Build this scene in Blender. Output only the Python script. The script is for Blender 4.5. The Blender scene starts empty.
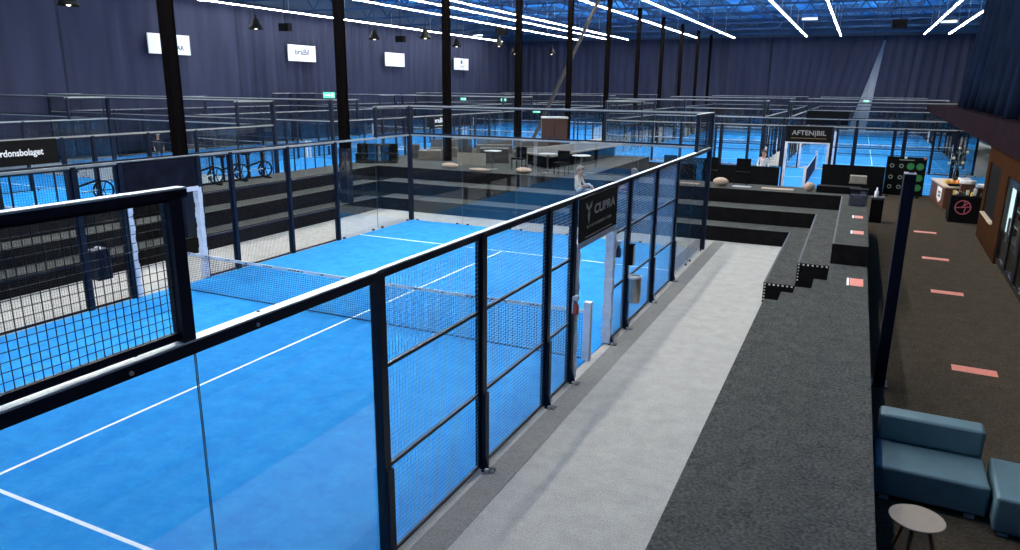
import bpy, math, random
from mathutils import Vector, Matrix
random.seed(7)
PI = math.pi
scene = bpy.context.scene
COL = scene.collection

# ------------------------------------------------------------------ render look
scene.view_settings.view_transform = 'Standard'
scene.view_settings.look = 'None'
scene.view_settings.gamma = 1.0
scene.view_settings.use_curve_mapping = False
scene.view_settings.exposure = 0.0
scene.cycles.use_denoising = True
scene.cycles.max_bounces = 7
scene.cycles.diffuse_bounces = 3
scene.cycles.glossy_bounces = 3
scene.cycles.transmission_bounces = 4
scene.cycles.transparent_max_bounces = 48
scene.cycles.caustics_reflective = False
scene.cycles.caustics_refractive = False

# ------------------------------------------------------------------ materials
def new_mat(name):
    m = bpy.data.materials.new(name); m.use_nodes = True
    nt = m.node_tree; nt.nodes.clear()
    out = nt.nodes.new('ShaderNodeOutputMaterial')
    return m, nt, out

def plain(name, col, rough=0.6, metal=0.0, var=0.12, scale=6.0, bump=0.0, bscale=120.0, spec=0.5, detail=4.0, stretch=None):
    """a solid colour broken up by a little noise, with an optional fine bump"""
    m, nt, out = new_mat(name)
    b = nt.nodes.new('ShaderNodeBsdfPrincipled')
    b.inputs['Roughness'].default_value = rough
    b.inputs['Metallic'].default_value = metal
    b.inputs['Specular IOR Level'].default_value = spec
    tc = nt.nodes.new('ShaderNodeTexCoord')
    src = tc.outputs['Object']
    if stretch:
        mp = nt.nodes.new('ShaderNodeMapping'); mp.inputs['Scale'].default_value = stretch
        nt.links.new(src, mp.inputs['Vector']); src = mp.outputs['Vector']
    n = nt.nodes.new('ShaderNodeTexNoise'); n.inputs['Scale'].default_value = scale; n.inputs['Detail'].default_value = detail
    nt.links.new(src, n.inputs['Vector'])
    r = nt.nodes.new('ShaderNodeValToRGB')
    r.color_ramp.elements[0].position = 0.3; r.color_ramp.elements[1].position = 0.7
    r.color_ramp.elements[0].color = tuple(c*(1-var) for c in col)+(1,)
    r.color_ramp.elements[1].color = tuple(min(1, c*(1+var)) for c in col)+(1,)
    nt.links.new(n.outputs['Fac'], r.inputs['Fac']); nt.links.new(r.outputs['Color'], b.inputs['Base Color'])
    if bump:
        n2 = nt.nodes.new('ShaderNodeTexNoise'); n2.inputs['Scale'].default_value = bscale; n2.inputs['Detail'].default_value = 2
        nt.links.new(tc.outputs['Object'], n2.inputs['Vector'])
        bp = nt.nodes.new('ShaderNodeBump'); bp.inputs['Strength'].default_value = bump; bp.inputs['Distance'].default_value = 0.01
        nt.links.new(n2.outputs['Fac'], bp.inputs['Height']); nt.links.new(bp.outputs['Normal'], b.inputs['Normal'])
    nt.links.new(b.outputs['BSDF'], out.inputs['Surface'])
    return m

def carpet(name, col, var=0.25, fine=90.0, rough=0.95):
    """short carpet: speckle at two scales"""
    m, nt, out = new_mat(name)
    b = nt.nodes.new('ShaderNodeBsdfPrincipled'); b.inputs['Roughness'].default_value = rough
    b.inputs['Specular IOR Level'].default_value = 0.0
    tc = nt.nodes.new('ShaderNodeTexCoord')
    n1 = nt.nodes.new('ShaderNodeTexNoise'); n1.inputs['Scale'].default_value = fine; n1.inputs['Detail'].default_value = 3
    n2 = nt.nodes.new('ShaderNodeTexNoise'); n2.inputs['Scale'].default_value = 3.2; n2.inputs['Detail'].default_value = 8; n2.inputs['Roughness'].default_value = 0.75
    for n in (n1, n2): nt.links.new(tc.outputs['Object'], n.inputs['Vector'])
    hf = nt.nodes.new('ShaderNodeMix'); hf.data_type = 'FLOAT'; hf.inputs['Factor'].default_value = 0.35
    nt.links.new(n1.outputs['Fac'], hf.inputs['A']); nt.links.new(n2.outputs['Fac'], hf.inputs['B'])
    r = nt.nodes.new('ShaderNodeValToRGB')
    r.color_ramp.elements[0].position = 0.35; r.color_ramp.elements[1].position = 0.65
    r.color_ramp.elements[0].color = tuple(c*(1-var) for c in col)+(1,)
    r.color_ramp.elements[1].color = tuple(min(1, c*(1+var)) for c in col)+(1,)
    nt.links.new(hf.outputs[0], r.inputs['Fac']); nt.links.new(r.outputs['Color'], b.inputs['Base Color'])
    nt.links.new(b.outputs['BSDF'], out.inputs['Surface'])
    return m

def turf_material():
    """blue artificial grass with drifts of pale sand"""
    m, nt, out = new_mat('blue_turf')
    b = nt.nodes.new('ShaderNodeBsdfPrincipled'); b.inputs['Roughness'].default_value = 0.85
    b.inputs['Specular IOR Level'].default_value = 0.2
    tc = nt.nodes.new('ShaderNodeTexCoord')
    n1 = nt.nodes.new('ShaderNodeTexNoise'); n1.inputs['Scale'].default_value = 2.6; n1.inputs['Detail'].default_value = 12; n1.inputs['Roughness'].default_value = 0.8
    n2 = nt.nodes.new('ShaderNodeTexNoise'); n2.inputs['Scale'].default_value = 70; n2.inputs['Detail'].default_value = 2
    for n in (n1, n2): nt.links.new(tc.outputs['Object'], n.inputs['Vector'])
    r = nt.nodes.new('ShaderNodeValToRGB')
    e = r.color_ramp.elements
    e[0].position = 0.36; e[0].color = (0.000, 0.215, 0.60, 1)
    e[1].position = 0.66; e[1].color = (0.020, 0.33, 0.72, 1)
    nt.links.new(n1.outputs['Fac'], r.inputs['Fac'])
    mx = nt.nodes.new('ShaderNodeMix'); mx.data_type = 'RGBA'; mx.blend_type = 'MULTIPLY'; mx.inputs['Factor'].default_value = 0.25
    nt.links.new(r.outputs['Color'], mx.inputs['A']); nt.links.new(n2.outputs['Fac'], mx.inputs['B'])
    nt.links.new(mx.outputs['Result'], b.inputs['Base Color'])
    nt.links.new(b.outputs['BSDF'], out.inputs['Surface'])
    return m

def glass_material(name, tint, refl=1.0):
    """clear toughened glass: tinted see-through plus a Fresnel reflection"""
    m, nt, out = new_mat(name)
    t = nt.nodes.new('ShaderNodeBsdfTransparent'); t.inputs['Color'].default_value = tint+(1,)
    g = nt.nodes.new('ShaderNodeBsdfGlossy'); g.inputs['Roughness'].default_value = 0.0
    lw = nt.nodes.new('ShaderNodeLayerWeight'); lw.inputs['Blend'].default_value = 0.5
    pw = nt.nodes.new('ShaderNodeMath'); pw.operation = 'POWER'; pw.inputs[1].default_value = 5.0
    nt.links.new(lw.outputs['Facing'], pw.inputs[0])
    mu = nt.nodes.new('ShaderNodeMath'); mu.operation = 'MULTIPLY_ADD'; mu.inputs[1].default_value = .95*refl; mu.inputs[2].default_value = .043*refl
    nt.links.new(pw.outputs[0], mu.inputs[0])
    mx = nt.nodes.new('ShaderNodeMixShader')
    nt.links.new(mu.outputs[0], mx.inputs['Fac']); nt.links.new(t.outputs[0], mx.inputs[1]); nt.links.new(g.outputs[0], mx.inputs[2])
    nt.links.new(mx.outputs[0], out.inputs['Surface'])
    return m

def emitter(name, col, s):
    m, nt, out = new_mat(name)
    e = nt.nodes.new('ShaderNodeEmission'); e.inputs['Color'].default_value = col+(1,); e.inputs['Strength'].default_value = s
    nt.links.new(e.outputs[0], out.inputs['Surface'])
    return m

def wood(name, c1, c2, axis='Z', scale=3.0, rough=0.5):
    m, nt, out = new_mat(name)
    b = nt.nodes.new('ShaderNodeBsdfPrincipled'); b.inputs['Roughness'].default_value = rough; b.inputs['Specular IOR Level'].default_value = 0.35 if rough < .7 else 0.0
    tc = nt.nodes.new('ShaderNodeTexCoord'); mp = nt.nodes.new('ShaderNodeMapping')
    mp.inputs['Scale'].default_value = {'Z': (9, 9, .7), 'X': (.7, 9, 9), 'Y': (9, .7, 9)}[axis]
    n = nt.nodes.new('ShaderNodeTexNoise'); n.inputs['Scale'].default_value = scale; n.inputs['Detail'].default_value = 6
    nt.links.new(tc.outputs['Object'], mp.inputs['Vector']); nt.links.new(mp.outputs['Vector'], n.inputs['Vector'])
    r = nt.nodes.new('ShaderNodeValToRGB'); r.color_ramp.elements[0].position = .3; r.color_ramp.elements[1].position = .7
    r.color_ramp.elements[0].color = c1+(1,); r.color_ramp.elements[1].color = c2+(1,)
    nt.links.new(n.outputs['Fac'], r.inputs['Fac']); nt.links.new(r.outputs['Color'], b.inputs['Base Color'])
    nt.links.new(b.outputs['BSDF'], out.inputs['Surface'])
    return m

M = {}
M['turf'] = turf_material()
M['line'] = plain('white_line', (0.80, 0.84, 0.85), .8, var=.06)
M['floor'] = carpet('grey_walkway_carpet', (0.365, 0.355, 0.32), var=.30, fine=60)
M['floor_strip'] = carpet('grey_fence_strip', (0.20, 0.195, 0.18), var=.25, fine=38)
M['cafe_floor'] = carpet('brown_cafe_carpet', (0.060, 0.048, 0.034), var=.4, fine=30)
M['bleacher'] = carpet('grey_bleacher_carpet', (0.067, 0.069, 0.063), var=.5, fine=30)
M['riser'] = plain('black_riser', (0.011, 0.010, 0.010), .8, var=.2, spec=0)
M['frame'] = plain('navy_black_powder_coat', (0.003, 0.006, 0.018), .42, var=.15, spec=.25)
M['wire'] = plain('coated_wire', (0.004, 0.007, 0.016), .5, var=.1, spec=.2)
M['cap'] = plain('pale_cap', (0.60, 0.62, 0.62), .4, var=.1, metal=.25)  # even pale grey, also laid as a strip along dark rail tops
M['rail_grey'] = plain('grey_rail', (0.22, 0.235, 0.235), .5, var=.1)
M['wire_lit'] = plain('lit_wire', (0.16, 0.27, 0.42), .4, var=.1)  # the dark coated wire, coloured pale for its glint under the lamps
M['bolt'] = plain('zinc_bolt', (0.6, 0.6, 0.58), .35, metal=.7)
M['clip'] = plain('black_rubber', (0.006, 0.006, 0.008), .6)
M['pad'] = plain('white_foam_pad', (0.60, 0.63, 0.70), .7, var=.12, scale=9)
M['net'] = plain('net_cord', (0.006, 0.014, 0.05), .8)
M['band'] = plain('white_net_tape', (0.62, 0.64, 0.66), .7, var=.1)
M['print'] = plain('dark_print', (0.05, 0.05, 0.07), .7)
M['glass'] = glass_material('court_glass', (0.955, 0.975, 0.98), 1.7)
M['glass_edge'] = plain('dark_glass_edge', (0.010, 0.035, 0.045), .3)
M['fridge_glass'] = glass_material('fridge_glass', (0.95, 0.97, 0.97), .35)
M['acrylic'] = glass_material('acrylic', (0.80, 0.83, 0.90), 1.3)
M['sign_black'] = plain('black_sign_board', (0.004, 0.004, 0.0045), .7, spec=.1)
M['sign_white'] = plain('white_sign_board', (0.62, 0.66, 0.70), .6, var=.05)
M['silver'] = plain('silver_letters', (0.24, 0.24, 0.25), .5, metal=.1)
M['dim_silver'] = plain('dim_letters', (0.13, 0.13, 0.135), .6)
M['letter_white'] = plain('white_letters', (0.75, 0.77, 0.78), .6)
M['letter_grey'] = plain('grey_letters', (0.06, 0.065, 0.075), .6)
M['letter_pale'] = plain('pale_letters', (0.42, 0.43, 0.42), .6)
M['gold'] = plain('gold_line', (0.25, 0.16, 0.06), .6)
M['dark_weave'] = plain('dark_woven_board', (0.006, 0.007, 0.014), .8, var=.5, scale=3, spec=.08, stretch=(1, 1, 60))
M['navy_post'] = plain('navy_post', (0.0022, 0.0040, 0.011), .7, var=.2, spec=.08)
M['steel_col'] = plain('black_steel_column', (0.0045, 0.0036, 0.0036), .75, var=.3, scale=2, spec=0, stretch=(6, 6, .4))
M['curtain'] = plain('navy_curtain', (0.031, 0.035, 0.060), .9, var=.18, scale=1.2, spec=0, stretch=(1, 1, .12))
M['curtain_dark'] = plain('black_blue_curtain', (0.006, 0.010, 0.022), .9, var=.25, scale=1.5, spec=0, stretch=(1, 1, .12))
M['wall'] = plain('pale_wall', (0.42, 0.46, 0.52), .85)
M['wall_navy'] = plain('navy_wall', (0.020, 0.045, 0.09), .85)
M['roof'] = plain('blue_grey_roof_sheet', (0.05, 0.38, 0.92), .85, var=.2, scale=1.0)
M['truss'] = plain('dark_truss_steel', (0.006, 0.045, 0.13), .8)
M['skylight'] = glass_material('skylight_pane', (0.80, 0.90, 1.0), .6)
M['led'] = emitter('led_tube', (1.0, 0.985, 0.94), 165.0)
M['housing'] = plain('lamp_housing', (0.03, 0.035, 0.045), .5)
M['lamp_black'] = plain('black_lamp_shade', (0.004, 0.004, 0.004), .6, spec=.12)
M['lamp_inside'] = plain('pale_lamp_inside', (0.6, 0.6, 0.58), .4)
M['bulb'] = emitter('warm_bulb', (1.0, 0.85, 0.6), 6.0)
M['exit'] = emitter('green_exit', (0.16, 0.80, 0.55), 1.4)
M['exit_white'] = emitter('exit_white', (0.8, 1.0, 0.9), 1.6)
M['stainless'] = plain('stainless_bin', (0.36, 0.35, 0.33), .3, metal=.85)
M['sofa'] = plain('blue_grey_leather', (0.092, 0.162, 0.182), .5, var=.1, scale=4, bump=.15, bscale=60)
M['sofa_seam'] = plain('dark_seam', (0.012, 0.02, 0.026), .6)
M['table_top'] = plain('beige_table_top', (0.37, 0.29, 0.205), .5, var=.06)
M['brass'] = wood('oak_leg', (0.22, 0.11, 0.045), (0.34, 0.19, 0.08), 'Z')
M['pink'] = plain('salmon_floor_sticker', (0.66, 0.20, 0.14), .6, var=.12, scale=14)
M['white_mark'] = plain('white_sticker', (0.7, 0.68, 0.64), .6)
M['cab_wood'] = wood('walnut_wall_panel', (0.026, 0.0115, 0.006), (0.046, 0.020, 0.0095), 'Z', rough=.75)
M['counter_wood'] = wood('brown_counter_board', (0.060, 0.020, 0.010), (0.11, 0.040, 0.018), 'Z')
M['counter_top'] = plain('cream_counter_top', (0.50, 0.38, 0.26), .5)
M['fascia'] = plain('plum_brown_fascia', (0.0150, 0.0098, 0.0125), .8, var=.2, scale=3, spec=0)
M['black'] = plain('matt_black', (0.005, 0.005, 0.0055), .75, spec=.03)
M['black_gloss'] = plain('gloss_black', (0.010, 0.010, 0.012), .25)
M['fridge_light'] = emitter('fridge_light', (0.72, 0.93, 0.95), 1.6)
M['green'] = plain('green_disc', (0.010, 0.15, 0.035), .6)
M['disc_grey'] = plain('grey_green_disc', (0.16, 0.20, 0.15), .6)
M['pink_ring'] = plain('pink_ring', (0.42, 0.09, 0.13), .5)
M['orange'] = plain('orange_fruit', (0.75, 0.25, 0.02), .5, var=.2)
M['yellow'] = plain('yellow_fruit', (0.75, 0.48, 0.08), .5, var=.2)
M['paper'] = plain('white_paper', (0.72, 0.70, 0.66), .7)
M['leaf'] = plain('dull_green_leaf', (0.02, 0.05, 0.03), .6, var=.4)
M['cream_flower'] = plain('cream_flower', (0.72, 0.62, 0.45), .7)
M['taupe'] = plain('taupe_fabric', (0.085, 0.075, 0.062), .85, var=.2, scale=30)
M['taupe_dark'] = plain('dark_taupe_fabric', (0.028, 0.026, 0.024), .85, var=.25, scale=30)
M['beige_board'] = plain('beige_board', (0.20, 0.18, 0.14), .7)
M['tan'] = plain('tan_cushion', (0.36, 0.26, 0.18), .8, var=.15, scale=20)
M['white_top'] = plain('white_table_top', (0.32, 0.32, 0.30), .5)
M['cabinet_brown'] = wood('brown_red_cabinet', (0.030, 0.012, 0.007), (0.048, 0.020, 0.011), 'Z')
M['cable'] = plain('white_hanging_strap', (0.45, 0.44, 0.42), .7)
M['brace'] = plain('grey_steel_brace', (0.040, 0.036, 0.032), .6, spec=.2)
M['skin'] = plain('skin', (0.42, 0.22, 0.15), .6, var=.08)
M['hair'] = plain('brown_hair', (0.05, 0.03, 0.02), .6)
M['hair_grey'] = plain('grey_brown_hair', (0.17, 0.14, 0.12), .6)
M['shirt_cream'] = plain('cream_top', (0.55, 0.50, 0.38), .8)
M['shirt_white'] = plain('white_shirt', (0.70, 0.70, 0.70), .8)
M['shirt_blue'] = plain('navy_shirt', (0.02, 0.05, 0.13), .8)
M['trousers_pale'] = plain('pale_grey_trousers', (0.45, 0.46, 0.48), .8)
M['trousers_dark'] = plain('dark_trousers', (0.02, 0.022, 0.03), .8)
M['bottle_red'] = plain('red_bottle', (0.45, 0.08, 0.05), .4)

# ------------------------------------------------------------------ mesh builder
class MB:
    def __init__(s): s.v = []; s.f = []; s.m = []
    def add(s, vs, fs, mi=0):
        o = len(s.v); s.v += [tuple(p) for p in vs]
        for f in fs: s.f.append(tuple(i+o for i in f)); s.m.append(mi)
    def box(s, x0, y0, z0, x1, y1, z1, mi=0, top=None):
        vs = [(x0,y0,z0),(x1,y0,z0),(x1,y1,z0),(x0,y1,z0),(x0,y0,z1),(x1,y0,z1),(x1,y1,z1),(x0,y1,z1)]
        o = len(s.v); s.v += vs
        for k, f in enumerate([(0,3,2,1),(4,5,6,7),(0,1,5,4),(1,2,6,5),(2,3,7,6),(3,0,4,7)]):
            s.f.append(tuple(i+o for i in f)); s.m.append(top if (k == 1 and top is not None) else mi)
    def bar(s, p, q, w, h=None, mi=0, up=(0,0,1)):
        h = h or w; p = Vector(p); q = Vector(q); d = (q-p).normalized(); u = Vector(up)
        if abs(d.dot(u)) > .99: u = Vector((0,1,0))
        a = d.cross(u).normalized()*w/2; b = a.cross(d).normalized()*h/2
        vs = [p-a-b, p+a-b, p+a+b, p-a+b, q-a-b, q+a-b, q+a+b, q-a+b]
        s.add(vs, [(0,3,2,1),(4,5,6,7),(0,1,5,4),(1,2,6,5),(2,3,7,6),(3,0,4,7)], mi)
    def cyl(s, p, q, r, r2=None, n=14, mi=0, caps=True):
        r2 = r if r2 is None else r2; p = Vector(p); q = Vector(q); d = (q-p).normalized()
        u = Vector((0,0,1)) if abs(d.z) < .9 else Vector((1,0,0))
        a = d.cross(u).normalized(); b = a.cross(d)
        vs = []
        for c, rr in ((p, r), (q, r2)):
            vs += [c + a*math.cos(2*PI*i/n)*rr + b*math.sin(2*PI*i/n)*rr for i in range(n)]
        fs = [(i, i+n, (i+1) % n+n, (i+1) % n) for i in range(n)]
        if caps: fs += [tuple(range(n)), tuple(range(2*n-1, n-1, -1))]
        s.add(vs, fs, mi)
    def lathe(s, prof, c=(0,0,0), n=20, mi=0):
        cx, cy, cz = c; vs = []; fs = []
        for r, z in prof:
            vs += [(cx+r*math.cos(2*PI*i/n), cy+r*math.sin(2*PI*i/n), cz+z) for i in range(n)]
        for k in range(len(prof)-1):
            for i in range(n):
                j = (i+1) % n
                fs.append((k*n+i, k*n+j, (k+1)*n+j, (k+1)*n+i))
        fs += [tuple(range(n-1, -1, -1)), tuple(range((len(prof)-1)*n, len(prof)*n))]
        s.add(vs, fs, mi)
    def ball(s, c, rx, ry=None, rz=None, n=12, k=7, mi=0):
        ry = ry or rx; rz = rz or rx; vs = []; fs = []
        for j in range(k+1):
            t = PI*(j+.001)/(k+.002)
            vs += [(c[0]+rx*math.sin(t)*math.cos(2*PI*i/n), c[1]+ry*math.sin(t)*math.sin(2*PI*i/n), c[2]-rz*math.cos(t)) for i in range(n)]
        for j in range(k):
            for i in range(n):
                i2 = (i+1) % n; fs.append((j*n+i, j*n+i2, (j+1)*n+i2, (j+1)*n+i))
        s.add(vs, fs, mi)
    def prism(s, poly, y0, y1, mi=0):
        """poly in (x, z), pushed along y"""
        n = len(poly)
        vs = [(x, y0, z) for x, z in poly] + [(x, y1, z) for x, z in poly]
        fs = [tuple(range(n)), tuple(range(2*n-1, n-1, -1))] + [(i, i+n, (i+1) % n+n, (i+1) % n) for i in range(n)]
        s.add(vs, fs, mi)
    def mesh(s, name, mats, smooth=False):
        me = bpy.data.meshes.new(name); me.from_pydata(s.v, [], s.f); me.update()
        for m in (mats if isinstance(mats, (list, tuple)) else [mats]): me.materials.append(M[m])
        me.polygons.foreach_set('material_index', s.m)
        if smooth: me.polygons.foreach_set('use_smooth', [True]*len(s.f))
        return me

def obj(name, me, parent=None, loc=None, rot=None):
    o = bpy.data.objects.new(name, me); COL.objects.link(o)
    if parent: o.parent = parent
    if loc: o.location = loc
    if rot: o.rotation_euler = rot
    return o
def build(name, mb, mats, parent=None, loc=None, rot=None, smooth=False, bevel=0):
    o = obj(name, mb.mesh(name, mats, smooth), parent, loc, rot)
    if bevel:
        md = o.modifiers.new('bevel', 'BEVEL'); md.width = bevel; md.segments = 3; md.limit_method = 'ANGLE'
    return o
def tag(o, label, cat, group=None, kind=None):
    o['label'] = label; o['category'] = cat
    if group: o['group'] = group
    if kind: o['kind'] = kind
    return o
def thing(name, label, cat, loc=(0,0,0), rotz=0, group=None):
    o = bpy.data.objects.new(name, None); COL.objects.link(o); o.location = loc; o.rotation_euler = (0,0,rotz)
    o.empty_display_size = .2
    return tag(o, label, cat, group)
def struct(o): o['kind'] = 'structure'; return o
def copy_tree(o, parent=None):
    c = o.copy(); COL.objects.link(c)
    if parent: c.parent = parent
    for ch in list(o.children): copy_tree(ch, c)
    return c
FACE_E = (PI/2, 0, PI/2)        # lettering that faces +X
FACE_S = (PI/2, 0, 0)           # lettering that faces -Y
def text(name, s, h, mat, parent, loc, rot, sx=1.0, depth=.004, bold=0.0, width=None, shear=0):
    cu = bpy.data.curves.new(name, 'FONT'); cu.body = s; cu.size = h; cu.extrude = depth; cu.offset = bold or h*.022
    cu.align_x = 'CENTER'; cu.align_y = 'CENTER'; cu.shear = shear
    t = bpy.data.objects.new('tmp', cu); COL.objects.link(t)
    dg = bpy.context.evaluated_depsgraph_get()
    me = bpy.data.meshes.new_from_object(t.evaluated_get(dg))
    bpy.data.objects.remove(t)
    me.name = name
    xs = [v.co.x for v in me.vertices]
    k = (width/(max(xs)-min(xs))) if width else sx
    for v in me.vertices: v.co.x *= k
    me.materials.clear(); me.materials.append(M[mat])
    return obj(name, me, parent, loc, rot)

# ------------------------------------------------------------------ the hall
XW, XE, YS, YN, HR = -39.7, 14.5, -8.0, 89.2, 12.3
mb = MB(); mb.box(XW-.3, YS-.3, -.3, XE+.3, YN+.3, 0); struct(build('floor', mb, 'floor'))
mb = MB(); mb.box(4.26, YS, 0, XE, 36.0, .006); struct(build('floor_cafe', mb, 'cafe_floor'))
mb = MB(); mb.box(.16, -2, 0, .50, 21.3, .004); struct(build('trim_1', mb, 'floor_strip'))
mb = MB(); mb.box(XW-.3, YS, 0, XW, YN, HR); struct(build('wall_west', mb, 'wall_navy'))
mb = MB(); mb.box(XE, YS, 0, XE+.3, YN, HR); struct(build('wall_east', mb, 'wall_navy'))
mb = MB(); mb.box(XW, YN, 0, 1.5, YN+.3, HR); mb.box(8, YN, 0, XE, YN+.3, HR); mb.box(1.5, YN, 9.9, 8, YN+.3, HR); mb.box(1.5, YN, 0, 8, YN+.3, 9.9, 1)
struct(build('wall_north', mb, ['wall_navy', 'wall']))
mb = MB(); mb.box(XW, YS-.3, 0, XE, YS, HR); struct(build('wall_south', mb, 'roof'))
# roof: sheet with rectangular skylights
PX, PY = 5.4, 7.44; SW = 3.9
x_cells = [XW + .6 + i*PX for i in range(10)]; y_cells = [YS + 1.4 + j*PY for j in range(13)]
mb = MB()
edges = [XW] + sum([[x, x+SW] for x in x_cells if x+SW < XE], []) + [XE]
for i in range(0, len(edges), 2): mb.box(edges[i], YS, HR, edges[i+1], YN, HR+.15)
ye = [YS] + sum([[y, y+6.0] for y in y_cells if y+6.0 < YN], []) + [YN]
for x in x_cells:
    if x+SW >= XE: continue
    for j in range(0, len(ye), 2): mb.box(x, ye[j], HR, x+SW, ye[j+1], HR+.15)
struct(build('ceiling', mb, 'roof'))
mb = MB(); mb.box(0, 0, .05, SW, 6.0, .07)
for k in range(1, 4): mb.box(0, k*1.5-.03, 0, SW, k*1.5+.03, .05, 1)
pane = mb.mesh('window', ['skylight', 'truss']); n = 0
for x in x_cells:
    for y in y_cells:
        if x+SW < XE and y+6 < YN:
            n += 1; struct(obj('window_%d' % n, pane, None, (x, y, HR)))
# roof trusses across the hall at each column line, ties along it
mb = MB(); L = XE-XW
mb.box(0, -.07, 0, L, .07, .14); mb.box(0, -.09, 1.55, L, .09, 1.72)
nz = 24
for k in range(nz):
    a = L*k/nz; b = L*(k+.5)/nz; c = L*(k+1)/nz
    mb.bar((a, 0, 1.6), (b, 0, .07), .09); mb.bar((b, 0, .07), (c, 0, 1.6), .09)
tr = mb.mesh('ceiling_truss', 'truss')
for k in range(13):
    y = 12.35 + 7.44*(k-2)
    if YS < y < YN-.3: struct(obj('ceiling_truss', tr, None, (XW, y, HR-1.75)))
mb = MB()
for x in (-33, -27.5, -22, -16.5, -12.45, -5.5, 0, 5.5, 11): mb.box(x-.05, YS, HR-.3, x+.05, YN, HR-.02)
struct(build('ceiling_purlin', mb, 'truss'))

# ------------------------------------------------------------------ padel court
W, D, H3, H4 = 10.0, 20.0, 2.95, 3.92
P = {}
def panel_mesh(w, h, pitch=.05, rails=(), t=.003, fr=.035, pale=False):
    """welded wire panel in the local y-z plane, width w along y"""
    mb = MB()
    n = int(round(w/pitch))
    for i in range(1, n):
        y = w*i/n; mb.box(-t/2, y-t/2, fr, t/2, y+t/2, h-fr, 1)
    n = int(round(h/pitch))
    for i in range(1, n):
        z = h*i/n; mb.box(-t/2+t*.9, fr, z-t/2, t/2+t*.9, w-fr, z+t/2, 1)
    for z0 in (0, h-fr) + tuple(r-fr/2 for r in rails): mb.box(-.018, 0, z0, .018, w, z0+fr)
    for y0 in (0, w-fr): mb.box(-.018, y0, 0, .018, y0+fr, h)
    return mb.mesh('mesh_panel', ['frame', 'wire_lit' if pale else 'wire'])  # pale wires carry the lamp glint in their colour
P['panel2p'] = panel_mesh(1.90, H3-.06, rails=(.98, 2.0), t=.0036, pale=True)
P['panel1p'] = panel_mesh(.90, H3-.06, rails=(.98, 2.0), t=.0036, pale=True)
P['panel2f'] = panel_mesh(1.90, H3-.06, pitch=.10, rails=(.98, 2.0))
P['panel1f'] = panel_mesh(.90, H3-.06, pitch=.10, rails=(.98, 2.0))
P['panel2'] = panel_mesh(1.90, H3-.06, rails=(.98, 2.0))
P['panel1'] = panel_mesh(.90, H3-.06, rails=(.98, 2.0))
P['over'] = panel_mesh(1.90, H3-.06-2.2)
P['upper2'] = panel_mesh(1.98, H4-H3-.05, t=.0038, fr=.05)
P['upper10'] = panel_mesh(9.9, H4-H3-.05, pitch=.10, fr=.05)
def post_mesh(h, w=.10, d=.10, foot=True):
    mb = MB(); mb.box(-w/2, -d/2, 0, w/2, d/2, h); return mb.mesh('post', 'frame')
P['post3'] = post_mesh(H3-.01); P['post4'] = post_mesh(H4-.01, .13, .13)
P['stub'] = post_mesh(H4-H3, .09, .09)
mb = MB(); mb.box(.05, -.10, 0, .20, .02, .012); mb.prism([(.05, .012), (.14, .012), (.07, .24), (.05, .24)], -.055, -.035); mb.cyl((.13, -.10, .012), (.13, -.10, .05), .028, mi=1, n=10)
P['foot'] = mb.mesh('base_plate', ['frame', 'bolt'])
mb = MB(); mb.box(.05, -.045, 0, .085, .045, 1.0); P['stiff'] = mb.mesh('stiffener', 'frame')
def pane_mesh(w, h):
    mb = MB(); mb.box(-.006, 0, 0, .006, w, h); mb.m = [1, 1, 1, 0, 1, 0]; return mb.mesh('glass_pane', ['glass', 'glass_edge'])
P['pane'] = pane_mesh(1.988, H3-.05)
mb = MB()
for z in (.06,): mb.box(-.025, -.035, 0, .025, .035, z-.01)
P['clip'] = mb.mesh('glass_clip', 'clip')
def rail_mesh(L, w, h, cap=.012, bolts=False, body=0):
    mats = ['frame', 'cap', 'bolt'] if body == 0 else ['frame', 'rail_grey', 'bolt']
    mb = MB(); mb.box(-w/2, 0, -h, w/2, L, 0, body); mb.box(-w/2+.006, 0, 0, w/2-.006, L, cap, 1)
    if bolts:
        for k in range(int(L)):
            y = .5+k; mb.cyl((w/2, y, -h*.55), (w/2+.012, y, -h*.55), .014, n=8, mi=2); mb.cyl((-w/4, y+.1, cap), (-w/4, y+.1, cap+.006), .014, n=8, mi=0)
    return mb.mesh('top_rail', mats)
P['rail12b'] = rail_mesh(12.1, .06, .04, body=1); P['rail4b'] = rail_mesh(3.95, .06, .04, body=1); P['rail2b'] = rail_mesh(2.06, .06, .04, body=1)
P['rail4'] = rail_mesh(3.95, .11, .078, bolts=True); P['rail12'] = rail_mesh(12.1, .07, .045); P['rail10'] = rail_mesh(10.0, .06, .035, body=1); P['rail2'] = rail_mesh(2.06, .09, .05)
mb = MB(); n = 18
for k in range(n):                                            # lumpy foam sleeve
    z0, z1 = 2.18*k/n, 2.18*(k+1)/n; e = .008*math.sin(k*1.7)
    mb.box(-.075-e, -.055, .03+z0, .075+e, .055+e, .03+z1)
P['pad'] = mb.mesh('post_pad', 'pad')
mb = MB(); mb.box(-.07, 0, 0, .07, 1.86, .10); P['hpad'] = mb.mesh('header_pad', 'pad')

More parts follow.
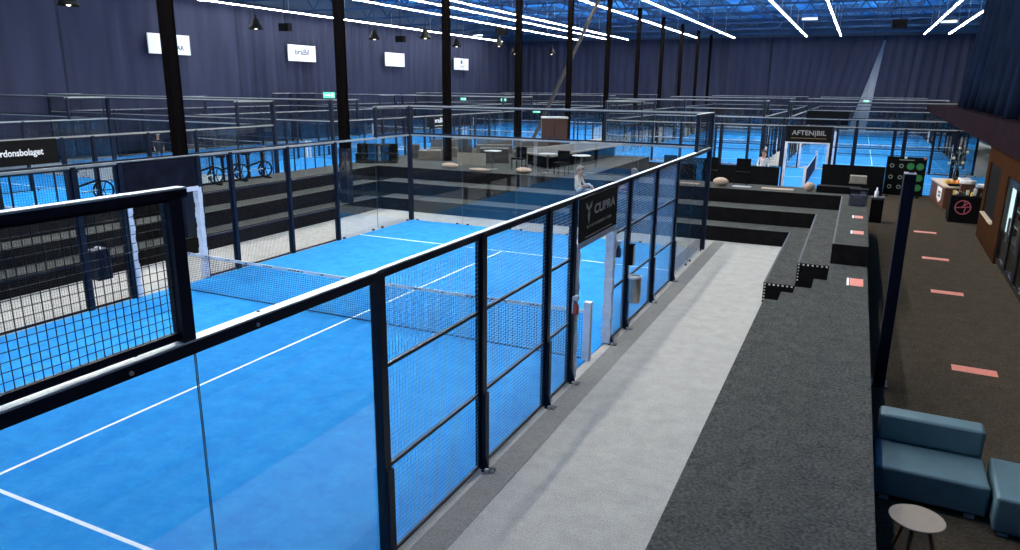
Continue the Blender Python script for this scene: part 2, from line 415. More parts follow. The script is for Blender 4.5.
def enclosure(loc, rotz, label, sides=(1, 1), ends=(1, 1), pads=True, stiff=True, over=(1, 1)):
    root = thing('padel_enclosure', label, 'padel court enclosure', loc, rotz, 'padel court enclosures')
    for si, (x, sgn) in enumerate(((.05, 1), (-W-.05, -1))):
        if not sides[si]: continue
        rz = 0 if sgn > 0 else PI
        def pl(name, me, y, z=0, flip=False, dx=0):
            o = obj(name, me, root, (x+dx*sgn, y, z), (0, 0, rz if flip else 0)); return o
        for y in (4, 6, 8, 9, 11, 12, 14, 16):
            p = pl('post', P['post3'], y); q = obj('base_plate', P['foot'], p, None, (0, 0, rz))
            if stiff and y in (4, 6, 8, 12, 14, 16): obj('stiffener', P['stiff'], p, None, (0, 0, rz))
        for y in (0, 20): pl('corner_post', P['post4'], y)
        for y in (1.94, 18.06): pl('post', P['stub'], y, H3)
        for y in (0, 2, 16, 18):
            pl('glass_pane', P['pane'], y+.006, .03)
            for yy in (y+.25, y+1.75): pl('glass_clip', P['clip'], yy)
        for a, k in ((4, 2), (6, 2), (8, 1), (11, 1), (12, 2), (14, 2)): pl('mesh_panel', P['panel%d%s' % (k, 'p' if stiff and si == 0 else 'f' if not stiff else '')], a+.05, .02)
        if over[si]: pl('mesh_panel', P['over'], 9.05, 2.23)
        for y in (.01, 18.01): pl('upper_mesh_panel', P['upper2'], y, H3+.03)
        fb = '' if stiff and si == 0 else 'b'
        pl('top_rail', P['rail4'+fb], 0, H3); pl('top_rail', P['rail4'+fb], 16.05, H3); pl('top_rail', P['rail12'+fb], 3.95, H3)
        pl('upper_rail', P['rail2'+fb], -.03, H4); pl('upper_rail', P['rail2'+fb], 17.97, H4)
        if pads:
            pl('post_pad', P['pad'], 9.1, 0); o = pl('post_pad', P['pad'], 10.95, 0); o.rotation_euler = (0, 0, PI)
            pl('header_pad', P['hpad'], 9.07, 2.14)
    for ei, y in enumerate((0, D)):
        if not ends[ei]: continue
        for k in range(5):
            o = obj('glass_pane', P['pane'], root, (-2*k-.006, y, .03), (0, 0, PI/2))
            for xx in (.2, 1.8): obj('glass_clip', P['clip'], root, (-2*k-xx, y, 0), (0, 0, PI/2))
        obj('top_rail', P['rail10'], root, (0, y, H3), (0, 0, PI/2)); obj('upper_rail', P['rail10'], root, (0, y, H4), (0, 0, PI/2))
        obj('upper_mesh_panel', P['upper10'], root, (-.05, y, H3+.02), (0, 0, PI/2))
    return root

# net
mb = MB(); zt = lambda x: .86+.0018*(x+5)**2
n = 210
for i in range(n+1):
    x = -9.9+9.8*i/n; mb.box(x-.0026, -.002, .02, x+.0026, .002, zt(x)-.03)
for j in range(18):
    z = .04+.045*j; mb.box(-9.9, -.002, z-.0026, -.1, .002, z+.0026)
mb.box(-9.9, -.006, .012, -.1, .006, .028)
P['netting'] = mb.mesh('netting', 'net')
mb = MB(); n = 24
for i in range(n):
    a = -9.95+9.9*i/n; b = -9.95+9.9*(i+1)/n; za, zb = zt(a), zt(b)
    for s in (-1, 1): mb.add([(a, .008*s, za-.06), (b, .008*s, zb-.06), (b, .008*s, zb), (a, .008*s, za)], [(0, 1, 2, 3)])
    mb.add([(a, -.008, za), (b, -.008, zb), (b, .008, zb), (a, .008, za)], [(0, 1, 2, 3)])
P['tape'] = mb.mesh('net_tape', 'band')
mb = MB(); random.seed(3); x = -9.5
while x < -.5:
    w = random.uniform(.03, .09); z = zt(x); mb.box(x, -.0115, z-.045, x+w, -.0085, z-.018); x += w+random.choice([.02, .03, .03, .45])
P['tape_print'] = mb.mesh('tape_print', 'print')
mb = MB(); mb.box(-.06, -.06, 0, .06, .06, 1.05); P['net_post'] = mb.mesh('net_post', 'pad')
def net(loc, rotz, label):
    r = thing('padel_net', label, 'net', loc, rotz, 'padel nets')
    for nm in ('netting', 'tape'): obj({'tape': 'net_tape'}.get(nm, nm), P[nm], r)
    obj('tape_print', P['tape_print'], r)
    obj('net_post', P['net_post'], r, (0, 0, 0)); obj('net_post', P['net_post'], r, (-9.94, 0, 0))
    return r
mb = MB(); mb.box(-W, 0, 0, 0, D, .012); P['turf'] = mb.mesh('court_turf', 'turf')
mb = MB(); mb.box(-W+.02, -.025, .012, -.02, .025, .014); P['sline'] = mb.mesh('service_line', 'line')
mb = MB(); mb.box(-5.025, 3.05, .012, -4.975, 16.95, .0136); P['cline'] = mb.mesh('centre_line', 'line')
def turf(loc, rotz):
    t = struct(obj('court_turf', P['turf'], None, loc, (0, 0, rotz)))
    for y in (3.05, 16.95): obj('service_line', P['sline'], t, (0, y, 0))
    obj('centre_line', P['cline'], t)
courts = [
 ((0, 0, 0), 0, 'glass and wire padel enclosure round the big court in front of the carpeted stairs', 'padel net with white tape across the big front court', (1, 1), (0, 1), (0, 0)),
 ((-18.0, 2, 0), 0, 'padel enclosure beyond the exercise bikes, its gate under the black board with white lettering', 'padel net on the court behind the exercise bikes', (1, 1), (1, 1), (0, 1)),
 ((-28.3, 2, 0), 0, 'padel enclosure at the curtain wall behind the court with the white-lettered gate board', 'padel net at the curtain wall behind the court with the white-lettered gate board', (0, 1), (1, 1), (1, 1)),
 ((-18.25, 26, 0), 0, 'padel enclosure behind the dark lounge sofa, with the small black and white gate board', 'padel net on the court behind the dark lounge sofa', (1, 1), (1, 1), (0, 1)),
 ((-28.5, 26, 0), 0, 'padel enclosure along the curtain wall between the first and second white wall signs', 'padel net on the court between the first and second white wall signs', (0, 1), (1, 1), (1, 1)),
 ((-18.25, 47, 0), 0, 'distant padel enclosure beyond the grey lounge sofas, between third and fourth roof columns', 'padel net on the distant court beyond the grey lounge sofas', (1, 1), (1, 1), (1, 1)),
 ((-28.5, 47, 0), 0, 'distant padel enclosure along the curtain wall below the third white wall sign', 'padel net on the distant court below the third white wall sign', (0, 1), (1, 1), (1, 1)),
 ((-18.25, 67.5, 0), 0, 'farthest padel enclosure of the two rows along the curtain wall, by the end wall', 'padel net on the farthest court before the end wall, by the fourth roof column', (1, 1), (1, 1), (1, 1)),
 ((-28.5, 67.5, 0), 0, 'farthest padel enclosure in the corner of the curtain wall, below the fourth white wall sign', 'padel net on the farthest corner court below the fourth white wall sign', (0, 1), (1, 1), (1, 1)),
 ((11.75, 46, 0), PI/2, 'padel enclosure lying crosswise behind the black low barriers, under the long black AFTEN BIL board', 'padel net end-on behind the gate with the AFTEN BIL board', (1, 1), (1, 1), (1, 0)),
 ((-1.6, 47, 0), 0, 'distant padel enclosure behind the red-brown lounge cabinet', 'padel net on the distant court behind the red-brown lounge cabinet', (1, 1), (1, 1), (1, 1)),
 ((9.9, 47, 0), 0, 'distant padel enclosure straight behind the crosswise court with the AFTEN BIL board', 'padel net on the court straight behind the crosswise one', (1, 1), (1, 1), (1, 1)),
 ((-1.6, 67.5, 0), 0, 'farthest padel enclosure before the end wall, beyond the fifth and sixth roof columns', 'padel net on the farthest court beyond the fifth and sixth roof columns', (1, 1), (1, 1), (1, 1)),
 ((9.9, 67.5, 0), 0, 'farthest padel enclosure right in front of the pale gap in the end curtain', 'padel net on the farthest court before the pale curtain gap', (1, 1), (1, 1), (1, 1)),
]
for ci, (loc, rz, lab, nlab, sd, en, ov) in enumerate(courts):
    enclosure(loc, rz, lab, sd, en, pads=(ci == 0 or rz != 0), stiff=(ci == 0), over=ov)
    turf(loc, rz)
    net((loc[0] - (10 if rz else 0), loc[1] + (0 if rz else 10), 0), rz, nlab)

# ------------------------------------------------------------------ gate boards with lettering
def board(label, loc, rot_e, w, h, mat='sign_black', name='sign_board', t=.03, group=None, cat='sign'):
    r = thing(name, label, cat, loc, 0, group)
    mb = MB(); mb.box(-w/2, -h/2, -t, w/2, h/2, 0)
    build('board', mb, mat, r, None, rot_e)
    return r
s = board('black gate board with silver emblem and wide silver lettering on the front court fence', (.135, 10.0, 2.585), FACE_E, 1.86, .68, cat='sign')
text('lettering', 'CUPRA', .21, 'silver', s, (.004, .24, .09), FACE_E, width=1.08, depth=.003)
mb = MB()                                                     # angular two-horned emblem
for sg in (-1, 1):
    poly = [(0, .02), (sg*.035, .07), (sg*.12, .11), (sg*.135, .19), (sg*.07, .14), (sg*.03, .12), (0, .075)]
    mb.prism(poly, -.003, .003); mb.prism([(0, 0), (sg*.03, .045), (sg*.045, -.01), (sg*.012, -.13), (0, -.15)], -.003, .003)
build('emblem', mb, 'silver', s, (.004, -.55, .06), (0, 0, PI/2))
mb = MB(); random.seed(5); y = -.62
while y < .66:
    w = random.uniform(.03, .07); mb.box(-.003, y, -.16+.0*y, .003, y+w, -.115); y += w+random.choice((.02, .02, .06))
build('small_print', mb, 'dim_silver', s, (.004, 0, 0)); 
mb = MB(); mb.box(-.003, -.68, -.30, .003, .66, -.285); build('underline', mb, 'silver', s, (.004, 0, 0))

s = board('black gate board with white lettering on the court beyond the bikes', (-17.87, 11.85, 2.57), FACE_E, 1.9, .72, cat='sign')
text('lettering', 'Fordonsbolaget', .26, 'letter_white', s, (.004, -.22, 0), FACE_E, width=1.45, depth=.003)
s = board('blank dark woven board over the white-padded gate opposite the stairs', (-10.02, 10.0, 2.575), FACE_E, 1.92, .72, 'dark_weave', cat='sign')
s = board('small black gate board with white lettering beside the third roof column', (-18.45, 36.0, 2.57), FACE_E, 1.95, .74, cat='sign')
text('lettering', 'braBil', .36, 'letter_white', s, (.004, 0, .06), FACE_E, width=1.2, depth=.003)
mb = MB(); mb.box(-.003, -.55, -.26, .003, .55, -.22); build('small_print', mb, 'letter_pale', s, (.004, 0, 0))
s = board('long black gate board lettered AFTEN BIL above the crosswise court gate', (1.75, 35.87, 2.57), FACE_S, 1.96, .74, cat='sign')
text('lettering', 'AFTEN|BIL', .30, 'silver', s, (0, -.004, .05), FACE_S, width=1.5, depth=.003)
mb = MB(); mb.box(-.78, -.003, -.20, .78, .003, -.18); build('underline', mb, 'gold', s, (0, -.004, 0))
s = board('plain black board standing higher behind the AFTEN BIL board', (2.1, 46.2, 3.0), FACE_S, 2.3, .8, cat='sign')

# white boards on the curtain wall
XC = -38.95
def wall_sign(y, lab, lines):
    s = board(lab, (XC+.5, y, 7.1), FACE_E, 3.3, 1.28, 'sign_white', 'wall_sign', .06, 'white signs along the curtain wall')
    mb = MB()
    for a in (-1, 1):
        mb.box(-1.65, a*.62-.02, 0, 1.65, a*.62+.02, .03); mb.box(a*1.63-.02, -.6, 0, a*1.63+.02, .6, .03)
    build('sign_frame', mb, 'cap', s, None, FACE_E)
    for t, h, w, dy, dz, m in lines:
        text('lettering', t, h, m, s, (.006, dy, dz), FACE_E, width=w, depth=.003, bold=h*.018)
    return s
wall_sign(34.6, 'white wall sign half hidden behind the first roof column', [('AR', .42, .62, .85, -.22, 'letter_grey')])
s = wall_sign(47.6, 'white wall sign with dark grey word braBil', [('braBil', .62, 1.75, 0, .08, 'letter_grey')])
mb = MB(); mb.box(-.003, -.6, -.32, .003, .6, -.28); build('small_print', mb, 'letter_pale', s, (.006, 0, 0))
s = wall_sign(61.1, 'white wall sign with one pale grey illegible line', [])
mb = MB(); mb.box(-.003, -.95, -.1, .003, 1.0, .07); build('small_print', mb, 'letter_pale', s, (.006, 0, 0))
s = wall_sign(74.6, 'white wall sign with a small dark round mark over a grey line', [])
mb = MB(); mb.cyl((0, 0, .22), (.006, 0, .22), .24, n=20); build('emblem', mb, 'letter_grey', s, (.004, 0, 0))
mb = MB(); mb.box(-.003, -.5, -.40, .003, .5, -.12); build('small_print', mb, 'letter_pale', s, (.006, 0, 0))

# ------------------------------------------------------------------ curtains
def curtain_mesh(p0, p1, z0, z1, amp=.16, pitch=.75, mat='curtain', slant0=0.0, slant1=0.0, seed=0, rows=7):
    """a hanging pleated sheet from p0 to p1; slant moves the bottom end along the run"""
    rnd = random.Random(seed); p0 = Vector(p0); p1 = Vector(p1); L = (p1-p0).length; d = (p1-p0)/L; nrm = Vector((-d.y, d.x))
    n = int(L/pitch*8); ph = 0; xs = []
    for i in range(n+1):
        ph += 2*PI/8*rnd.uniform(.55, 1.45); xs.append((i/n, math.sin(ph), rnd.uniform(.5, 1.25)))
    vs = []; fs = []
    for j in range(rows):
        t = j/(rows-1); z = z0+(z1-z0)*t
        for u, sn, am in xs:
            s = u*L + (slant0*(1-u)+slant1*u)*(1-t)
            q = p0+d*s+nrm*(sn*am*amp*(1-.35*t)); vs.append((q.x, q.y, z))
    for j in range(rows-1):
        for i in range(n): a = j*(n+1)+i; fs.append((a, a+1, a+n+2, a+n+1))
    mb = MB(); mb.add(vs, fs); return mb.mesh('curtain', mat, True)
def curtain(label, *a, group='navy curtains round the hall', **k):
    o = obj('curtain', curtain_mesh(*a, **k)); m = o.modifiers.new('thick', 'SOLIDIFY'); m.thickness = .012
    return tag(o, label, 'curtain', group)
cl = ['navy curtain length above the two courts beyond the bikes', 'navy curtain length behind the first white wall sign',
      'deeply pleated navy curtain length behind the white wall sign reading braBil', 'navy curtain length behind the wall sign with one pale line', 'navy curtain length behind the wall sign with a round mark']
ys = [-7.5, 27.5, 41.2, 54.2, 67.0, 88.6]
for k in range(5):
    curtain(cl[k], (XC, ys[k]), (XC, ys[k+1]-.06 - (.45 if k == 4 else 0)), .25, 10.5, amp=(.05, .07, .20, .13, .13)[k], pitch=(1.6, 1.3, .9, .8, .8)[k], seed=10+k)
xs = [-39.4, -27.0, -16.5, -6.0, 5.45]
fl = ['navy end-wall curtain length farthest from the cafe, by the curtain wall corner', 'navy end-wall curtain length behind the red-brown cabinet', 'navy end-wall curtain length behind the corner post of the front court', 'navy end-wall curtain length whose edge is pulled back beside the pale gap']
for k in range(4):
    curtain(fl[k], (xs[k], 88.4), (xs[k+1]-.06, 88.4), .25, 10.35, amp=.11, pitch=.95, seed=20+k, slant1=-2.6 if k == 3 else 0)
curtain('navy end-wall curtain length on the cafe side of the pale gap', (5.5, 88.4), (14.2, 88.4), .25, 10.35, amp=.11, pitch=.95, seed=31, slant0=-.9)

# mezzanine along the cafe, its fascia and the black curtains standing on it
CD = Vector((.0324, 1, 0)).normalized()
def cw(y, off=0.0): return 7.646+.0324*(y-25.05)+off          # the line of the cafe wall
def strip(mb, y0, y1, o0, o1, z0, z1, mi=0):
    mb.add([(cw(y0, o0), y0, z0), (cw(y0, o1), y0, z0), (cw(y1, o1), y1, z0), (cw(y1, o0), y1, z0),
            (cw(y0, o0), y0, z1), (cw(y0, o1), y0, z1), (cw(y1, o1), y1, z1), (cw(y1, o0), y1, z1)],
           [(0,3,2,1),(4,5,6,7),(0,1,5,4),(1,2,6,5),(2,3,7,6),(3,0,4,7)], mi)
mb = MB(); strip(mb, 6, 72, -.14, 4.6, 2.98, 3.78); struct(build('mezzanine_floor', mb, 'fascia'))
mb = MB(); mb.box(-6, YS, 2.70, 14.4, -.45, 2.95); mb.box(5.9, -.45, 2.70, 14.4, 5.9, 2.95); struct(build('mezzanine_floor', mb, 'fascia'))
o = curtain('heavy black-blue curtain gathered on the mezzanine edge', (cw(40, .42), 37.5), (cw(8, .42), 8.0), 3.8, 11.0, amp=.38, pitch=2.0, mat='curtain_dark', slant0=-8.5, seed=44, group='black curtain on the mezzanine')

RH = .455
# ------------------------------------------------------------------ steel columns
CY = [12.75, 19.75, 26.75, 34.13, 41.5, 48.9, 56.5, 64.1, 71.7, 79.4, 86.6]
ordn = ['first', 'second', 'third', 'fourth', 'fifth', 'sixth', 'seventh', 'eighth', 'ninth', 'tenth', 'eleventh']
mb = MB(); s_ = .14
mb.box(-s_, -s_, 0, s_, -s_+.03, 10.6); mb.box(-s_, s_-.03, 0, s_, s_, 10.6); mb.box(-.12, -s_+.03, 0, .12, s_-.03, 10.6)
mb.box(-.17, -.17, 0, .17, .17, .02)
colm = mb.mesh('shaft', 'steel_col')
mb = MB(); mb.box(-.165, -.165, 0, .165, .165, 1.9); slv = mb.mesh('padded_sleeve', 'frame')
for k, y in enumerate(CY):
    t = thing('steel_column', '%s black steel roof column counting along the row away from the camera' % ordn[k], 'column', (-12.62 if k < 2 else -12.5, y, RH if k < 2 else RH*3 if k == 2 else 0), 0, 'row of black steel roof columns')
    obj('shaft', colm, t)
    if k < 2: obj('padded_sleeve', slv, t, (0, 0, .021))
t = thing('steel_brace', 'slanting grey steel brace crossing the fourth and fifth roof columns', 'brace')
mb = MB(); mb.bar((-16.9, 45, 0), (-11.7, 45, 10.5), .19, .19); build('brace_tube', mb, 'brace', t)
mb = MB(); mb.box(-17.15, 44.8, 0, -16.6, 45.2, .05); build('brace_plate', mb, 'frame', t)

# ------------------------------------------------------------------ light strips and lamps
mb = MB(); LS = 88.0; mb.box(-.07, 0, .04, .07, LS, .14); strip_body = mb.mesh('housing', 'housing')
mb = MB(); mb.box(-.036, 0, 0, .036, LS, .04); strip_tube = mb.mesh('led_tube', 'led')
mb = MB()
mb.cyl((0, 0, .14), (0, 0, 2.4), .012, n=5, caps=False)
strip_wire = mb.mesh('hanger', 'cable')
sl = [(-36.2, 'along the top of the curtain wall'), (-26.4, 'over the far side of the courts beyond the bikes'), (-22.9, 'over the middle of the courts beyond the bikes'),
      (-20.8, 'over the gates of the courts beyond the bikes'), (-12.9, 'alongside the row of roof columns'), (-9.2, 'over the front court on its bike side'), (-2.0, 'over the front court on its stair side'),
      (1.2, 'above the grey walkway'), (8.55, 'slanting down beside the black mezzanine curtain'), (10.6, 'close against the black mezzanine curtain')]
for x, w in sl:
    cut = x > 5
    t = thing('light_strip', 'long white strip light '+w, 'strip light', (x, 44.5 if cut else 34 if x < -30 else 5.0 if x > -10 else -6.5, 9.9), 0, 'long strip lights under the roof')
    k = .42 if cut else .53 if x < -30 else .87 if x > -10 else 1
    for nm, me_ in (('housing', strip_body), ('led_tube', strip_tube)):
        o = obj(nm, me_, t); o.scale = (1, k, 1)
    for j in range(int(12.9*k)): obj('hanger', strip_wire, t, (0, 3+6.8*j, 0))
mb = MB(); mb.lathe([(.03, .95), (.06, .93), (.09, .72), (.20, .66), (.26, .45), (.40, .22), (.50, 0), (.47, 0), (.36, .22), (.22, .42)], n=20)
shade = mb.mesh('lamp_shade', 'lamp_black', True)
mb = MB(); mb.ball((0, 0, .12), .14); bulb = mb.mesh('bulb', 'bulb', True)
mb = MB(); mb.cyl((0, 0, .94), (0, 0, 3.6), .014, n=6); cord = mb.mesh('cord', 'lamp_black')
lamps = [((-31.9, 23.4, 8.2), 'black bell pendant lamp hanging highest above the courts beyond the bikes'), ((-34.0, 38.0, 8.2), 'black bell pendant lamp between the first wall sign and the word braBil'),
         ((-33.6, 51.0, 8.3), 'black bell pendant lamp beside the second roof column'), ((-27.8, 49.7, 8.2), 'black bell pendant lamp above the wall sign with one pale line'),
         ((-31.2, 60.7, 8.2), 'black bell pendant lamp just beyond the third roof column'), ((-27.0, 61.2, 8.2), 'black bell pendant lamp midway between third and fourth roof columns'),
         ((-31.9, 75.2, 8.2), 'black bell pendant lamp half behind the fourth roof column'), ((-28.3, 77.2, 8.2), 'black bell pendant lamp beside the slanting brace')]
for loc, lab in lamps:
    t = thing('pendant_lamp', lab, 'lamp', loc, 0, 'black bell pendant lamps'); obj('lamp_shade', shade, t); obj('bulb', bulb, t); obj('cord', cord, t)
# ceiling loudspeakers and white beam detectors
mb = MB(); mb.box(-.4, -.2, -.25, .4, .2, .25); spk = mb.mesh('cabinet', 'black')
mb = MB(); mb.cyl((0, 0, .25), (0, 0, 3.9), .02, n=6); spk_rod = mb.mesh('rod', 'black')
for loc, lab in (((-31.7, 38.3, 8.3), 'small black loudspeaker hanging above the sign reading braBil'), ((-32.0, 52.5, 8.4), 'small black loudspeaker hanging above the sign with one pale line'),
                 ((5.3, 48.8, 8.4), 'small black loudspeaker hanging between two strip lights on the cafe side'), ((-19.9, 47.2, 8.4), 'small black loudspeaker hanging by the fourth roof column')):
    t = thing('loudspeaker', lab, 'loudspeaker', loc, 0, 'hanging loudspeakers'); obj('cabinet', spk, t); obj('rod', spk_rod, t)
mb = MB(); mb.box(-.42, -.12, 0, .42, .12, .14); fx = mb.mesh('fixture', 'sign_white')
mb = MB(); mb.cyl((0, 0, .14), (0, 0, 3.5), .012, n=5); fr = mb.mesh('rod', 'black')
for loc, lab in (((.5, 46.6, 8.55), 'short white fixture hanging between two strip lights near the hall centre'), ((7.9, 50.3, 8.5), 'short white fixture hanging beside the mezzanine curtain'), ((-27.5, 58.0, 8.9), 'short white fixture hanging near the third roof column')):
    t = thing('ceiling_fixture', lab, 'light fixture', loc, 0, 'short white hanging fixtures'); obj('fixture', fx, t); obj('rod', fr, t)
# green exit signs
mb = MB(); mb.box(-.26, -.03, -.13, .26, .03, .13); ex = mb.mesh('sign_box', 'exit')
mb = MB()
mb.box(-.2, -.036, -.025, .0, -.031, .025); mb.prism([(0, -.07), (.085, 0), (0, .07)], -.036, -.031); mb.box(.11, -.036, -.08, .2, -.031, .08)
exa = mb.mesh('arrow', 'exit_white')
for loc, rz, lab in (((-18.25, 25.95, 4.12), .5, 'green exit sign on the enclosure corner post beside the second roof column'), ((-30.4, 60.5, 3.45), .4, 'green exit sign just beyond the third roof column'), ((-25.9, 60.0, 3.45), .4, 'green exit sign between third and fourth roof columns'),
                     ((-16.5, 45.9, 3.0), .4, 'green exit sign in front of the slanting brace'), ((4.2, 71.1, 3.75), 0, 'green exit sign below the pale curtain gap')):
    t = thing('exit_sign', lab, 'exit sign', loc, rz, 'green exit signs'); obj('sign_box', ex, t); obj('arrow', exa, t)
    mb = MB(); mb.bar((0, 0, -.13), (0, 0, -.2), .03) if loc[2] > 4 else mb.bar((0, 0, .17), (0, 0, HR-loc[2]), .02); build('rod', mb, 'black', t)

# ------------------------------------------------------------------ bleachers
RX, FY, LX, RH = (2.30, 2.93, 3.57, 4.27), (21.45, 22.45, 23.58), (-12.4, -13.1, -13.95), .455
ENDY = (15.08, 15.36, 15.55)
def step(mb, x0, y0, x1, y1, z1): mb.box(x0, y0, 0, x1, y1, z1, 1, 0)
t = thing('bleacher', 'three-step grey carpeted bleacher between the walkway and the cafe', 'bleacher', (0, 0, 0), 0, 'carpeted bleachers round the front court')
for k in range(3):
    mb = MB(); step(mb, RX[k], ENDY[k], RX[k+1], FY[2]+1.5, RH*(k+1))
    st = build('step', mb, ['bleacher', 'riser'], t)
    mb = MB(); mb.box(RX[k]-.004, ENDY[k], RH*(k+1)-.03, RX[k]+.035, FY[k], RH*(k+1)+.003); build('tread_shade', mb, 'sofa_seam', st)  # dark edge strip painted in place of the shade between treads
    if k < 2:                                                  # white dotted nosing on the cut end
        mb = MB(); n = 7
        for i in range(n):
            x = RX[k]+.03+(RX[k+1]-RX[k]-.08)*i/(n-1); mb.box(x-.018, ENDY[k]-.008, RH*(k+1)-.045, x+.018, ENDY[k], RH*(k+1)-.015)
        for i in range(1, 6):
            z = RH*(k+1)-.03-.07*i; mb.box(RX[k]+.015, ENDY[k]-.008, z-.015, RX[k]+.045, ENDY[k], z+.015)
        build('dot_strip', mb, 'white_mark', st)
t = thing('bleacher', 'three-step grey and black bleacher across the end of the front court', 'bleacher', (0, 0, 0), 0, 'carpeted bleachers round the front court')
for k in range(3):
    mb = MB(); x0 = LX[k]; step(mb, x0, FY[k], RX[k]-.002, FY[k+1] if k < 2 else 25.2, RH*(k+1)); build('step', mb, ['bleacher', 'riser'], t)
t = thing('bleacher', 'three-step grey and black bleacher along the bikes side of the front court', 'bleacher', (0, 0, 0), 0, 'carpeted bleachers round the front court')
for k in range(3):
    mb = MB(); step(mb, LX[k+1] if k < 2 else -15.6, -4, LX[k]-.002, FY[k]-.002 if k < 2 else 25.2, RH*(k+1)); build('step', mb, ['bleacher', 'riser'], t)
t = thing('lounge_platform', 'carpeted raised platform carrying the lounge sofas behind the bleachers', 'platform')
mb = MB(); step(mb, -15.6, 25.21, -5.2, 33.6, RH*3); build('deck', mb, ['bleacher', 'riser'], t)
# stairs at the near end of the cafe-side bleacher
t = thing('carpeted_stairs', 'wide dark grey carpeted stairs rising from the walkway to the landing', 'stairs')
sx = (2.36, 2.68, 2.95, 3.29, 3.57, 4.30); sz = (.15, .30, .45, .60, .93); se = (14.86, 15.06, 15.06, 15.34, 15.54)
for k in range(5):
    mb = MB(); step(mb, sx[k], -6, sx[k+1]-.001, se[k], sz[k]); build('tread' if k < 4 else 'landing', mb, ['bleacher', 'riser'], t)
# salmon stickers on bench and landing
def sticker(cx, cy, z, w, d, lab, rz=0, white=True, group='salmon stickers on the bleacher'):
    t = thing('sticker', lab, 'sticker', (cx, cy, z), rz, group)
    mb = MB(); mb.box(-w/2, -d/2, 0, w/2, d/2, .003); build('red_field', mb, 'pink', t)
    if white:
        mb = MB(); mb.box(-w/2-.055, -d/2, 0, -w/2-.012, d/2, .003); build('white_edge', mb, 'white_mark', t)
    return t
sticker(4.07, 19.55, .93+.435, .20, .42, 'salmon sticker on the top bleacher bench next to the clear box')
sticker(4.07, 17.2, .93+.435, .22, .42, 'salmon sticker at the cut end of the top bleacher bench')
sticker(4.10, 14.05, .93, .24, .62, 'large salmon sticker on the stair landing')
for x, y, lab in ((6.02, 12.5, 'salmon floor strip on the cafe carpet beside the sofa'), (6.11, 17.9, 'second salmon floor strip from the sofa'), (6.18, 21.83, 'third salmon floor strip from the sofa'), (6.22, 26.2, 'small salmon floor strip by the wooden counter')):
    sticker(x, y, .006, .66, .30, lab, -.05, False, 'salmon strips on the cafe floor')

# ------------------------------------------------------------------ things on the front court fence
t = thing('post_bin', 'stainless round bin hung on the fence post past the gate', 'bin', (.24, 12.0, 0))
mb = MB(); mb.lathe([(.12, .55), (.125, .56), (.125, 1.05), (.115, 1.05), (.112, .7)], n=20); build('drum', mb, 'stainless', t, smooth=False)
mb = MB(); mb.lathe([(.128, 1.02), (.135, 1.03), (.135, 1.07), (.11, 1.075), (.108, 1.03)], n=20); build('rim', mb, 'cap', t)
mb = MB(); mb.box(-.19, -.03, .6, -.10, .03, .95); build('bracket', mb, 'frame', t)
t = thing('control_box', 'small black box on the fence post above the stainless bin', 'box', (.14, 12.0, 1.28))
mb = MB(); mb.box(-.035, -.09, 0, .06, .06, .40); build('case', mb, 'black', t, bevel=.008)
mb = MB(); mb.box(.06, -.07, .02, .066, .04, .38); build('front_plate', mb, 'stainless', t)
for y, z, lab in ((8.93, 1.16, 'red and white spray bottle hung on the gate post over the walkway'), (11.08, 1.62, 'spray bottle with dark label hung on the padded gate post')):
    t = thing('spray_bottle', lab, 'bottle', (.16, y, z), 0, 'spray bottles on the gate posts')
    mb = MB(); mb.lathe([(.045, 0), (.05, .02), (.05, .14), (.02, .19), (.02, .22)], n=14); build('bottle_body', mb, 'bottle_red' if y < 10 else 'shirt_blue', t, smooth=True)
    mb = MB(); mb.box(-.03, -.03, .22, .03, .07, .29); mb.box(-.045, -.045, .02, -.03, .045, .28); build('spray_head', mb, 'sign_white', t)
t = thing('post_bin', 'dark blue square bin hung on the fence post beside the blank woven board', 'bin', (-10.26, 8.45, 0))
mb = MB(); mb.box(-.16, -.16, .55, .16, .16, 1.15); mb.box(-.18, -.18, 1.15, .18, .18, 1.19); mb.box(.16, -.03, .6, .19, .03, 1.1); build('case', mb, 'frame', t, bevel=.01)
mb = MB(); mb.lathe([(.06, 1.19), (.06, 1.23), (.04, 1.24)], n=12); build('push_lid', mb, 'cap', t)

# ------------------------------------------------------------------ tall navy post by the cafe
t = thing('steel_post', 'tall hollow navy steel post standing beside the stair landing', 'post', (4.55, 11.15, .006))
mb = MB(); mb.box(-.08, -.14, 0, .08, .14, 3.36); build('shaft', mb, 'navy_post', t, bevel=.01)
mb = MB(); mb.box(-.12, -.17, 0, .12, .17, .015); build('base_plate', mb, 'frame', t)
mb = MB(); mb.box(-.078, -.138, 3.36, .078, .138, 3.368); mb.cyl((.02, .05, 3.368), (.02, .05, 3.374), .04, n=12, mi=1); build('end_plate', mb, ['stainless', 'black'], t)

# ------------------------------------------------------------------ modular sofa and side table
def cushion(w, d, h, r=.045):
    mb = MB(); mb.box(-w/2, -d/2, 0, w/2, d/2, h); return mb
t = thing('sofa_module', 'blue-grey sofa seat with a low backrest beside the stair landing', 'sofa', (4.96, 7.86, .006), -.02, 'blue-grey sofa modules')
mb = cushion(1.13, .98, .36); o = build('seat', mb, 'sofa', t, (0, 0, .06), bevel=.035)
mb = cushion(1.10, .30, .34); build('backrest', mb, 'sofa', t, (0, .36, .421), bevel=.045)
mb = MB()
for z, y0, y1, w in ((.725, .215, .505, .475),): mb.box(-w, y0-.003, z-.004, w, y0+.003, z+.004)
build('piping', mb, 'sofa_seam', t)
for sx_, sy_ in ((-1, -1), (1, -1), (-1, 1), (1, 1)):
    mb = MB(); mb.box(-.05, -.03, 0, .05, .03, .06); build('foot', mb, 'cap', t, (sx_*.42, sy_*.42, 0))
t = thing('sofa_module', 'blue-grey backless sofa seat set against the seat with a backrest', 'sofa', (6.03, 7.60, .006), -.06, 'blue-grey sofa modules')
